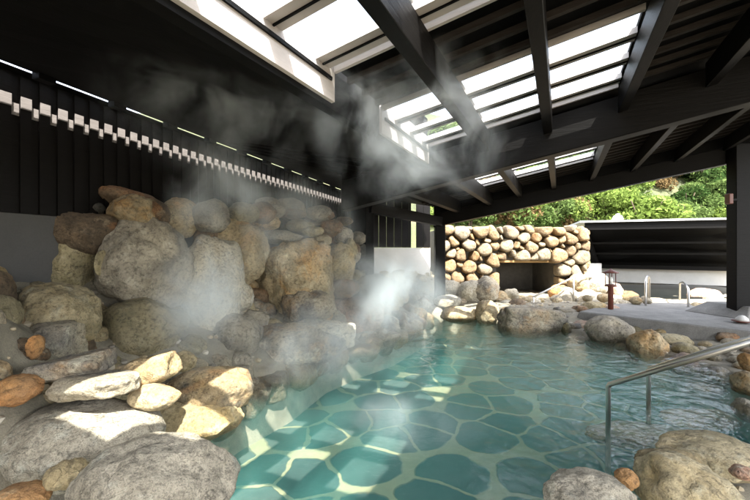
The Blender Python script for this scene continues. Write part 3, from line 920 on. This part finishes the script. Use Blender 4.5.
# foreground right
B(716, 456, 124, 54, 2.3, 'sandy', 'long olive grey boulder with a knobbly underside at the lower right', GF, ang=.4, seed=61, dy=.6, tilt=(0, 4, 0))
B(692, 498, 122, 96, 1.85, 'sandy', 'large sandy flat topped boulder in the bottom right corner', GF, ang=.35, seed=65, dy=.6, tilt=(0, 20, 0))
B(590, 497, 96, 62, 1.8, 'granite', 'pale grey domed boulder at the bottom right of centre', GF, ang=.3, seed=66)
B(626, 479, 26, 24, 2.0, 'orange', 'small orange tan pebble between the two bottom right boulders', GF, ang=.2, level=4)
B(668, 462, 70, 30, 2.15, 'yellow', 'mossy stone behind the pebble under the long olive boulder', GF, ang=.5)
B(742, 472, 30, 18, 2.1, 'pink', 'small pinkish broken stone at the right frame edge under the olive boulder', GF, ang=.6)
# submerged ledges seen through the water
B(640, 436, 112, 32, 3.25, 'green', 'pale green step stone under water at the foot of the handrail', 'step stones under water', name='step_stone', ang=.7, dy=.6, cat='step stone')
B(700, 420, 86, 24, 3.7, 'yellow', 'yellow brown step stone under water right of the handrail', 'step stones under water', name='step_stone', ang=.6, dy=.5, cat='step stone')

# heap in front of and right of the grotto
heap = [(470, 292, 26, 22, 9.3, 'pale', 'white sunlit rock left of the pointed grey rock by the stone wall'),
 (450, 290, 24, 18, 9.6, 'pale', 'pale bright rock beside the left post in front of the stone wall'),
 (484, 290, 28, 26, 9.2, 'slab', 'pointed upright grey and white rock before the stone wall'),
 (447, 302, 26, 14, 9.0, 'pale', 'low bright rock at the back corner of the pool by the post'),
 (500, 297, 18, 12, 9.4, 'tan', 'small brown square stone below the left pier of the opening'),
 (511, 295, 14, 12, 9.4, 'pale', 'small pale stone in front of the dark opening'),
 (516, 304, 18, 10, 8.7, 'brown', 'small dark brown stone behind the large grey block'),
 (507, 305, 16, 10, 8.8, 'pale', 'small whitish stone left of the dark brown one'),
 (534, 303, 16, 9, 9.1, 'pale', 'left small sunlit cobble on the terrace before the opening'),
 (544, 302, 14, 10, 9.1, 'tan', 'middle small sunlit cobble on the terrace before the opening'),
 (553, 304, 14, 9, 9.1, 'pale', 'right small sunlit cobble on the terrace before the opening'),
 (567, 300, 28, 24, 8.6, 'granite', 'round pale grey boulder at the bend of the far rail'),
 (556, 292, 16, 14, 9.3, 'orange', 'orange stone beneath the slanting far rail'),
 (578, 284, 20, 20, 9.4, 'tan', 'tan rounded stone under the top of the far rail'),
 (592, 284, 30, 22, 9.6, 'pale', 'large brilliant white rock left of the red lamp'),
 (586, 298, 24, 16, 8.6, 'pale', 'whitish rock below the brilliant white one'),
 (600, 301, 46, 16, 8.2, 'pale', 'long white sloping rock behind the red lamp'),
 (622, 306, 26, 14, 8.0, 'granite', 'grey sloping rock right of the red lamp post'),
 (594, 310, 24, 16, 7.8, 'yellow', 'ochre layered rock left of the red lamp foot'),
 (580, 313, 18, 14, 7.7, 'brown', 'dark brown rock with a black side among the heap'),
 (566, 314, 22, 12, 7.7, 'grey', 'flat grey green rock behind the black wedge'),
 (610, 311, 18, 12, 7.7, 'pink', 'reddish brown rock at the foot of the red lamp'),
 (638, 307, 26, 18, 8.4, 'slab', 'cracked brown and white rock left of the first steel loop'),
 (548, 314, 24, 10, 7.9, 'pale', 'flat light stone on top of the large grey block'),
 (612, 291, 20, 16, 9.0, 'pink', 'pink tinted rock partly behind the red lamp'),
 (626, 296, 22, 10, 9.4, 'brown', 'low brown flat rock behind the sloping rocks'),
 (666, 312, 44, 10, 8.3, 'dark', 'low dark rock with a pale side between the steel loops'),
 (697, 312, 26, 18, 7.9, 'tan', 'golden tan boulder right of the second steel loop'),
 (704, 300, 36, 22, 9.3, 'pink', 'reddish grey pointed boulder in the far basin'),
 (715, 311, 26, 14, 8.3, 'granite', 'grey white boulder next to the golden one'),
 (727, 303, 20, 16, 9.0, 'pale', 'bright pinkish white rock beside the right post'),
 (652, 301, 26, 8, 10.0, 'brown', 'thin brown stone on the rim of the far basin'),
 (690, 306, 26, 8, 9.6, 'slab', 'thin layered stone at the basin rim behind the golden boulder')]
for (x, y, w, h, Y, k, lab) in heap:
    if y <= 308 and x > 540: Y = max(Y, min(9.6, Y + .8))
    B(x, y, w * 1.12, h * 1.12, Y, k, lab, GB, name='rock', cat='rock', ang=rs.uniform(.4, .75), level=4)
for k in range(42):
    f = rs.random()
    x = 440 + 210 * f; Y = rs.uniform(8.2, 9.8)
    if x < 575: Y = rs.uniform(9.0, 9.9)
    X = (x - 375) / 374 * Y
    if 440 < x < 575 and Y < 8.9: continue
    s_ = rs.uniform(.16, .34)
    z = .22 + rs.uniform(-.02, .06) + (.12 if x > 575 else 0)
    py = 250 - (z - H) * 374 / Y
    B(x, py, s_ * 374 / Y, s_ * .7 * 374 / Y, Y, rs.choice(['pale', 'tan', 'tan', 'yellow', 'slab']), 'loose cobble filling the sunlit ground in front of the stone wall', 'loose cobbles before the stone wall', name='cobble', cat='cobble', ang=.3, level=3)

# ------------------------------------------------------------------ cobbled grotto wall
gy, gx0, gx1, gz0, gz1 = 10.6, 1.75, 5.95, .05, 2.18
ox0, ox1, oz1 = 3.42, 5.08, 1.14
gw = empty('stone_wall', ((gx0 + gx1) / 2, gy, 0))
tag(gw, 'wall of rounded golden cobbles with a dark square grotto opening', 'stone wall')
core = MB()
core.box(gx0, ox0, gy, gy + 1.5, 0, gz1 - .10)
core.box(ox1, gx1 - .08, gy, gy + 1.5, 0, gz1 - .10)
core.box(ox0, ox1, gy, gy + 1.5, oz1 + .07, gz1 - .10)
core.box(ox0 - .2, ox1 + .2, gy + 1.502, gy + 1.7, 0, gz1 - .1)
core.build('mortar_core', M_DKMORT, gw)
MB().box(ox0 - .06, ox1 + .06, gy - .10, gy + .4, oz1 + .005, oz1 + .065).build('lintel', wood_mat('ochre_lintel', (.42, .27, .12), .3), gw, bevel=.01)
rs2 = np.random.RandomState(11)
seeds = []
def okp(x, z):
    return not (ox0 < x < ox1 and z < oz1 + .05)
tries = 0
while tries < 14000 and len(seeds) < 98:
    tries += 1
    x = rs2.uniform(gx0 + .08, gx1 - .08); z = rs2.uniform(gz0 + .05, gz1 - .06)
    if ox0 - .12 < x < ox1 + .12 and z < oz1 + .18: continue
    big = .19 - .11 * min(1.0, tries / 9000) ** .6 + rs2.uniform(-.02, .02)
    if all(math.hypot((x - a), z - b) > .93 * (big + c) for a, b, c in seeds): seeds.append((x, z, big))
for i, (x, z, rad) in enumerate(seeds):
    pl = []
    for j, (a, b, rb_) in enumerate(seeds):
        if j == i: continue
        dx, dz = a - x, b - z; d = math.hypot(dx, dz)
        if d < .9: pl.append(((dx / d, 0, dz / d), d * rad / (rad + rb_) + .010))
    lim = [((-1, 0, 0), x - gx0), ((1, 0, 0), gx1 - x), ((0, 0, -1), z - gz0 + .1), ((0, 0, 1), gz1 - z + rs2.uniform(-.05, .05))]
    if x < ox0 and z < oz1: lim.append(((1, 0, 0), ox0 + .02 - x))
    if x > ox1 and z < oz1: lim.append(((-1, 0, 0), x - ox1 + .02))
    if ox0 <= x <= ox1: lim.append(((0, 0, -1), z - oz1 - .06))
    pl = [(n, min(max(d, .05), rad * 1.5)) for n, d in pl + lim]
    pl += [((0, -1, 0), .20 + .5 * rad), ((0, 1, 0), .12)]
    ta = rs2.uniform(0, 3.14); tq = (math.cos(ta), -.35, math.sin(ta)); pl.append((tuple(c / 1.06 for c in tq), rad * .92))
    me = stone_mesh((.5, .5, .5), 900 + i, .12, .06, 4, planes=pl, fit=False, sharp=3.2)
    o = link('stone', me, RM[['wallstone', 'wallstone', 'wallgrey'][rs2.randint(3)]], None)
    o.parent = gw; o.matrix_parent_inverse = Matrix.Translation(-gw.location)
    o.location = (x, gy - .02 + rs2.uniform(-.02, .02), z)
# round end of the wall at the right: cobbled return face
se = empty('stone_pier', (gx1, gy + .5, 0))
tag(se, 'rounded cobbled end pier at the right of the stone wall', 'pier')
MB().hexa([(gx1 - .06, gy + .04, 0), (gx1 + .22, gy + .5, 0), (gx1 + .22, gy + 1.5, 0), (gx1 - .06, gy + 1.5, 0),
           (gx1 - .06, gy + .04, gz1 - .1), (gx1 + .22, gy + .5, gz1 - .1), (gx1 + .22, gy + 1.5, gz1 - .1), (gx1 - .06, gy + 1.5, gz1 - .1)]).build('mortar_core', M_DKMORT, se)
for r_ in range(7):
    for q in range(3):
        t_ = (q + .3 + .4 * (r_ % 2)) / 3
        me = stone_mesh((.28 + .06 * rs2.rand(), .26, .27 + .04 * rs2.rand()), 1200 + r_ * 5 + q, .3, .03, 4)
        o = link('stone', me, RM[['wallstone', 'wallgrey'][rs2.randint(2)]])
        o.parent = se; o.matrix_parent_inverse = Matrix.Translation(-se.location)
        o.location = (gx1 - .02 + .30 * t_, gy + .02 + .75 * t_, .16 + r_ * .305)

# ------------------------------------------------------------------ far building on the right
fb = empty('lean_to_building', (9, 13, 0))
tag(fb, 'low bath house with a deep black sloping soffit over a white wall', 'building')
eL, eR = at(584, 227.5, 11.6), at(760, 221.0, 10.2)
wL, wR = at(598, 262.5, 14.6), at(760, 269.5, 12.3)
eR.z = eL.z = 2.24; wR.z = wL.z = .92
up = Vector((0, 0, 1))
MB().prism([eL, eR, wR, wL], .10).build('soffit', M_DARK, fb)
d_ = (eR - eL).normalized(); n_ = Vector((-d_.y, d_.x, 0))
MB().prism([eL + up * .105 - n_ * .12 - d_ * .15, eR + up * .105 - n_ * .12, eR + up * .105 + n_ * 4, eL + up * .105 + n_ * 4 - d_ * .15], .05).build('roof', M_ROOF2, fb)
MB().prism([eL - up * .12 - n_ * .03, eR - up * .12 - n_ * .03, eR - up * .12 + n_ * .06, eL - up * .12 + n_ * .06], .12).build('fascia', M_DARK, fb)
for f, t_ in ((.35, .03), (.62, .03)):
    a_, b2 = eL.lerp(wL, f) - up * .05, eR.lerp(wR, f) - up * .05
    MB().bar(a_, b2, .08, .06).build('soffit_batten', M_BEAM, fb)
MB().bar(wL - up * .05 - n_ * .25, wR - up * .05 - n_ * .25, .12, .14).build('beam', M_BEAM, fb)
wallseg('white_wall', wL, wR, .28, .93, .1, M_PLAST, fb)
wallseg('dark_stone_base', wL - n_ * .05, wR - n_ * .05, -.1, .278, .2, RM['dark'], fb)
MB().bar(eL - up * .1 + n_ * .1, Vector((wL.x, wL.y, .0)) - n_ * .15 + d_ * .1, .16, .18).build('diagonal_brace', M_DARK, fb)
gq = Vector((wL.x, wL.y, 0))
MB().hexa([eL, wL, gq, gq - n_ * .5, eL + d_ * .06, wL + d_ * .06, gq + d_ * .06, gq - n_ * .5 + d_ * .06]).build('gable_board', M_DARK, fb)
lv = at(617, 226, 12.2)
vt = empty('roof_vent', (lv.x, lv.y, 2.4)); tag(vt, 'small white louvred vent on the far low roof', 'vent')
MB().box(lv.x - .08, lv.x + .08, lv.y - .15, lv.y + .15, 2.395, 2.50).build('vent_base', M_PLAST, vt)
MB().hexa([(lv.x - .12, lv.y - .12, 2.505), (lv.x + .12, lv.y - .12, 2.505), (lv.x + .12, lv.y + .12, 2.505), (lv.x - .12, lv.y + .12, 2.505),
           (lv.x - .05, lv.y - .05, 2.62), (lv.x + .08, lv.y - .08, 2.62), (lv.x + .08, lv.y + .08, 2.62), (lv.x - .08, lv.y + .08, 2.62)]).build('vent_cap', M_PLAST, vt)
MB().box(lv.x - .04, lv.x + .04, lv.y - .04, lv.y + .04, 2.622, 2.68).build('finial', M_PLAST, vt)
# dark low water basin in front of it
bs = MB(); bs.box(6.7, 11.5, 9.7, 13.2, .12, .275)
bo = bs.build('far_basin_water', wood_mat('basin_water', (.012, .014, .013), .3, .3)); tag(bo, kind='structure')
# white side wall left of the far building
MB_ = wallseg('white_garden_wall', at(583, 260, 12.6).xy.to_3d(), at(601, 260, 12.6).xy.to_3d(), 0, 1.05, .12, M_PLAST, None)
tag(MB_, 'short white garden wall glimpsed between the cobbled pier and the far building', 'wall')

# ------------------------------------------------------------------ rails, lamp, fixtures
def rail(name, label, pts, r, posts, group=None):
    e = empty(name, (pts[0][0], pts[0][1], 0)); tag(e, label, 'handrail', group)
    MB().tube(pts, r).build('rail_bar', M_STEEL, e)
    for a, b in posts:
        MB().tube([a, b], r * .92).build('rail_post', M_STEEL, e)
        MB().lathe([(r * 1.9, a[2] - .001), (r * 1.9, a[2] + .012), (r * 1.0, a[2] + .02)], a[0], a[1]).build('base_flange', M_STEEL, e)
    return e
D = Vector((.543, -.84, .62))
for (bx, by, lab) in ((1.99, 3.2, 'nearer steel handrail rising out of the water to the right'), (2.64, 3.62, 'farther steel handrail parallel behind the nearer one')):
    s0 = Vector((bx, by, .35))
    pts = [s0 + Vector((0, 0, -.012)), s0 + Vector((.004, -.006, .004)) + D * .01, s0 + D * .5, s0 + D * 1.0, s0 + D * 1.55]
    e = empty('handrail', (bx, by, 0)); tag(e, lab, 'handrail', 'handrails into the pool')
    p0 = Vector((bx, by, -.58)); 
    MB().tube([p0, s0 + Vector((0, 0, -.02)), s0 + Vector((.006, -.01, .006)), s0 + D * .5, s0 + D * 1.55], .020).build('rail_bar', M_STEEL, e)
    q = s0 + D * 1.45
    MB().tube([Vector((q.x, q.y, 0)), q], .018).build('rail_post', M_STEEL, e)
# far slanted rail
a0, a1 = at(533, 297, 8.9), at(573, 277, 9.3)
a2 = at(606, 277.5, 9.9)
e = empty('handrail', (a0.x, a0.y, 0)); tag(e, 'thin steel handrail slanting up before the grotto opening', 'handrail')
MB().tube([a0, a1, a2], .022).build('rail_bar', M_STEEL, e)
for p in (a0, a1): MB().tube([Vector((p.x, p.y, .1)), p], .02).build('rail_post', M_STEEL, e)
# steel loops by the far basin
def loop(pxa, pxb, ytop, Ya, Yb, label):
    A, Bp = at(pxa, ytop, Ya), at(pxb, ytop, Yb)
    Bp.z = A.z
    e = empty('grab_loop', (A.x, A.y, 0)); tag(e, label, 'grab rail', 'steel grab loops by the far basin')
    pts = [Vector((A.x, A.y, .05)), A - Vector((0, 0, .08))]
    for k in range(1, 6):
        f = k / 6
        p = A.lerp(Bp, f); p.z = A.z - .08 + .08 * math.sin(math.pi * f) ; pts.append(p)
    pts += [Bp - Vector((0, 0, .08)), Vector((Bp.x, Bp.y, .05))]
    MB().tube(pts, .022).build('loop_bar', M_STEEL, e)
loop(645, 648.5, 277, 8.1, 8.7, 'upright steel grab loop left of the far basin steps')
loop(679, 687.5, 280, 9.3, 7.9, 'upright steel grab loop beside the golden boulder')
# red lamp
L = at(610, 315, 7.6)
lp = empty('garden_lamp', (L.x, L.y, .2)); tag(lp, 'red brown garden lamp on a post with an open lantern head', 'garden lamp')
x, y = L.x, L.y
zt = lambda py: H + (250 - py) / 374 * 7.6
MB().lathe([(.05, .12), (.05, zt(287)), (.055, zt(286.5))], x, y).build('lamp_post', M_COPPER, lp)
MB().lathe([(.11, zt(286.4)), (.11, zt(285)), (.07, zt(284))], x, y, 8).build('lamp_tray', M_COPPER, lp)
cg = MB()
for k in range(4):
    a = math.pi / 4 + k * math.pi / 2
    cg.tube([(x + .09 * math.cos(a), y + .09 * math.sin(a), zt(285)), (x + .09 * math.cos(a), y + .09 * math.sin(a), zt(273))], .009, 6)
cg.build('lantern_cage', M_COPPER, lp)
MB().lathe([(.035, zt(285)), (.045, zt(280)), (.03, zt(277))], x, y).build('lamp_bulb', plaster('frosted_glass', (.7, .7, .66), .3, .05), lp)
MB().lathe([(.15, zt(273)), (.15, zt(272.2)), (.03, zt(269.6)), (.012, zt(268.5))], x, y, 8).build('lantern_cap', M_COPPER, lp)
# red box on the right post
rb = empty('wall_lantern', at(728, 199, 6.55)); tag(rb, 'small red box lantern fixed to the side of the big right post', 'wall lamp')
c = at(729, 199, 6.60)
MB().box(c.x - .055, c.x + .02, c.y - .05, c.y + .05, c.z - .09, c.z + .09).build('lantern_box', M_COPPER, rb, bevel=.008)
MB().box(c.x + .022, c.x + .16, c.y - .02, c.y + .06, c.z - .03, c.z + .0).build('bracket', M_DARK, rb)
# pale strip of timber on the inner side of the post
# bowl on the plinth
c = at(741, 328.5, 6.15); c.z = .31
bw = empty('dish', (c.x, c.y, c.z)); tag(bw, 'small white mound on a brown saucer on the path by the right post', 'dish')
MB().lathe([(.06, c.z), (.13, c.z + .02), (.135, c.z + .03)], c.x, c.y).build('saucer', M_COPPER, bw)
MB().lathe([(.09, c.z + .031), (.08, c.z + .07), (.04, c.z + .11), (.01, c.z + .12)], c.x, c.y).build('white_mound', M_PLAST, bw)

# ------------------------------------------------------------------ the wooded hillside
def hill_h(X, Y):
    t = smooth(15.5, 34, Y)
    p = np.stack([X.ravel() * .18, Y.ravel() * .18, X.ravel() * 0 + 8], -1)
    n = fbm(p, 4).reshape(X.shape)
    return t * 13.5 + np.maximum(Y - 34, 0) * .25 + n * 1.4 * smooth(16, 22, Y) - .5 * (1 - t)
def soil_mat():
    m, nt, b = new_mat('hillside_soil')
    tc = nt.nodes.new('ShaderNodeTexCoord')
    n = noise(nt, tc.outputs['Object'], .9, 8, .7)
    nt.links.new(ramp(nt, n, [(.35, (.035, .045, .015)), (.55, (.07, .08, .025)), (.7, (.12, .085, .045))]), b.inputs['Base Color'])
    nt.links.new(bump(nt, n, 1, .3), b.inputs['Normal'])
    return m
o = link('hillside', grid_mesh(np.linspace(-40, 70, 90), np.linspace(15.5, 75, 60), hill_h), soil_mat()); tag(o, kind='structure')

def leaf_mat(name, c1, c2):
    m, nt, b = new_mat(name)
    nt.nodes.remove(b); out = nt.nodes['Material Output']
    tc = nt.nodes.new('ShaderNodeTexCoord'); oi = nt.nodes.new('ShaderNodeObjectInfo')
    gi = nt.nodes.new('ShaderNodeNewGeometry')
    k = math_(nt, 'ADD', math_(nt, 'MULTIPLY', gi.outputs['Random Per Island'], .7), math_(nt, 'MULTIPLY', oi.outputs['Random'], .3))
    c = mix(nt, k, c1, c2)
    d = nt.nodes.new('ShaderNodeBsdfDiffuse'); t = nt.nodes.new('ShaderNodeBsdfTranslucent')
    nt.links.new(c, d.inputs[0]); nt.links.new(c, t.inputs[0])
    mx = nt.nodes.new('ShaderNodeMixShader'); mx.inputs[0].default_value = .35
    nt.links.new(d.outputs[0], mx.inputs[1]); nt.links.new(t.outputs[0], mx.inputs[2])
    nt.links.new(mx.outputs[0], out.inputs['Surface'])
    return m
LM = [leaf_mat('bright_leaf', (.10, .15, .03), (.20, .27, .07)), leaf_mat('mid_leaf', (.055, .09, .025), (.12, .17, .055)),
      leaf_mat('dark_leaf', (.02, .045, .012), (.06, .10, .03)), leaf_mat('dry_leaf', (.12, .075, .035), (.20, .15, .07))]
M_BARK = wood_mat('bark', (.10, .075, .05), .4)
def crown_mesh(seed, n, leaf, rad, flat=.8):
    rs = np.random.RandomState(seed)
    nc = 16
    cc = rs.normal(size=(nc, 3)); cc /= np.linalg.norm(cc, axis=1)[:, None]; cc *= (rs.rand(nc, 1) ** .4) * rad * .8
    cc[:, 2] *= flat
    cr = rad * (.28 + .25 * rs.rand(nc))
    vs, fs = [], []
    ci = rs.randint(nc, size=n)
    dirs = rs.normal(size=(n, 3)); dirs /= np.linalg.norm(dirs, axis=1)[:, None]
    pos = cc[ci] + dirs * (cr[ci] * (.6 + .4 * rs.rand(n)))[:, None]
    a = rs.normal(size=(n, 3)); a = a + dirs * .3
    a /= np.linalg.norm(a, axis=1)[:, None]
    b = np.cross(a, rs.normal(size=(n, 3))); b /= np.linalg.norm(b, axis=1)[:, None]
    s = leaf * (.6 + .8 * rs.rand(n))[:, None]
    V = np.stack([pos - a * s, pos + b * s * .45, pos + a * s, pos - b * s * .45], 1).reshape(-1, 3)
    V[:, 2] += rad * flat
    me = bpy.data.meshes.new('crown')
    me.from_pydata(V.tolist(), [], np.arange(4 * n).reshape(n, 4).tolist())
    return me
crowns = []
for k in range(6):
    me = crown_mesh(40 + k, 2600, .085, 1.0)
    crowns.append(me)
def stem_mesh(seed):
    rs = random.Random(seed); mb = MB()
    for k in range(5):
        a = rs.uniform(0, 6.28)
        mb.tube([(0, 0, -.4), (.1 * math.cos(a), .1 * math.sin(a), .4), (.5 * math.cos(a), .5 * math.sin(a), 1.2)], [.05, .035, .012], 6)
    bmesh.ops.recalc_face_normals(mb.bm, faces=mb.bm.faces[:])
    me = bpy.data.meshes.new('stems'); mb.bm.to_mesh(me); mb.bm.free(); me.materials.append(M_BARK)
    return me
stems = [stem_mesh(k) for k in range(3)]
cvar = {}
def crown_var(k, mi):
    if (k, mi) not in cvar:
        me = crowns[k].copy(); me.materials.clear(); me.materials.append(LM[mi]); cvar[(k, mi)] = me
    return cvar[(k, mi)]
def shrub(x, y, s, mi, label, group, name='shrub', cat='shrub', zs=1.0):
    z = float(hill_h(np.array([[x]]), np.array([[y]]))[0, 0])
    e = empty(name, (x, y, z - .1)); e.scale = (s, s, s * zs); e.rotation_euler.z = rs.uniform(0, 6.28)
    tag(e, label, cat, group)
    c = bpy.data.objects.new('foliage', crown_var(rs.randrange(6), mi)); COL.objects.link(c); c.parent = e
    t = bpy.data.objects.new('stem', stems[rs.randrange(3)]); COL.objects.link(t); t.parent = e
    return e
rs = random.Random(99)
def hill_point(px, py):
    lo, hi = 15.6, 70
    for Y in np.arange(15.6, 60, .15):
        q = at(px, py, Y)
        if hill_h(np.array([[q.x]]), np.array([[Y]]))[0, 0] >= q.z: return q.x, Y
    return q.x, 60.
names = {0: 'bright green leafy shrub among others on the sunlit hillside', 1: 'mid green shrub among others on the hillside beyond the roofs',
         2: 'dark green shrub among others on the hillside beyond the roofs', 3: 'dry brown twiggy shrub among others on the hillside'}
for k in range(170):
    px = rs.uniform(440, 760); py = rs.uniform(140, 232)
    x, y = hill_point(px, py)
    mi = rs.choices([0, 1, 2, 3], [.28, .42, .16, .14])[0]
    if px > 680: mi = rs.choices([0, 1, 2, 3], [.1, .5, .25, .15])[0]
    shrub(x + rs.uniform(-.4, .4), y, rs.uniform(.7, 1.35), mi, names[mi], ['bright shrubs', 'mid green shrubs', 'dark shrubs', 'dry shrubs'][mi] + ' on the hillside')
x, y = hill_point(632, 222)
shrub(x, y - .8, 2.0, 0, 'large rounded vivid yellow green bush rising above the far low roof', None, name='bush', cat='bush', zs=.8)

# ------------------------------------------------------------------ steam
def steam_mat(name, dens, nscale, seed, lo=.45, hi=.75):
    m, nt, b = new_mat(name)
    nt.nodes.remove(b); out = nt.nodes['Material Output']
    tc = nt.nodes.new('ShaderNodeTexCoord')
    ln = nt.nodes.new('ShaderNodeVectorMath'); ln.operation = 'LENGTH'
    nt.links.new(tc.outputs['Object'], ln.inputs[0])
    fall = ramp(nt, ln.outputs['Value'], [(.15, 1.), (.95, 0.)], 'EASE')
    gm = nt.nodes.new('ShaderNodeNewGeometry')
    mp = nt.nodes.new('ShaderNodeMapping'); mp.inputs['Location'].default_value = (seed, seed * .7, 0); mp.inputs['Scale'].default_value = (1, 1, .75)
    nt.links.new(gm.outputs['Position'], mp.inputs[0])
    n = noise(nt, mp.outputs[0], nscale, 6, .6, .7)
    nn = ramp(nt, n, [(lo, 0.), (hi, 1.)])
    pv = nt.nodes.new('ShaderNodeVolumePrincipled')
    pv.inputs['Color'].default_value = (.92, .975, 1, 1); pv.inputs['Anisotropy'].default_value = .15
    nt.links.new(math_(nt, 'MULTIPLY', math_(nt, 'MULTIPLY', fall, nn), dens), pv.inputs['Density'])
    nt.links.new(pv.outputs[0], out.inputs['Volume'])
    return m
def steam(px, py, Y, rx, ry, rz, dens, ns, seed, label, lo=.45, hi=.75):
    P, F = ico(2)
    me = bpy.data.meshes.new('steam'); me.from_pydata(P.tolist(), [], F)
    o = link('steam', me, steam_mat('steam_vapour', dens, ns, seed, lo, hi))
    o.location = at(px, py, Y); o.scale = (rx, ry, rz)
    tag(o, label, 'steam', kind='stuff')
    return o
steam(200, 300, 3.15, .46, .45, .72, 8, 1.9, 1, 'thick white steam plume rising before the pale boulder on the left', .38, .78)
steam(225, 205, 3.4, .6, .5, .85, 6, 2.3, 3, 'upper part of the left steam plume before the dark wall', .46, .78)
steam(300, 225, 4.4, 1.0, .8, .8, 2.4, 2.0, 5, 'thin steam drifting before the upper rock wall', .44, .78)
steam(388, 292, 5.7, 1.3, .9, .85, 7, 1.9, 9, 'steam bank hanging over the far left corner of the pool', .42, .75)
steam(415, 115, 3.0, 1.0, .7, .9, 7.0, 2.8, 14, 'wispy steam curling under the skylights', .48, .74)
steam(310, 340, 4.3, 1.4, .9, .55, 2.2, 1.9, 21, 'low steam skimming the water below the ledge', .42, .76)
steam(410, 420, 2.9, .8, .5, .22, 2.2, 2.4, 33, 'faint vapour over the middle of the pool', .42, .78)
steam(230, 90, 2.9, 1.2, .8, .8, 2.6, 3.0, 27, 'faint smoky steam under the dark ceiling', .48, .76)
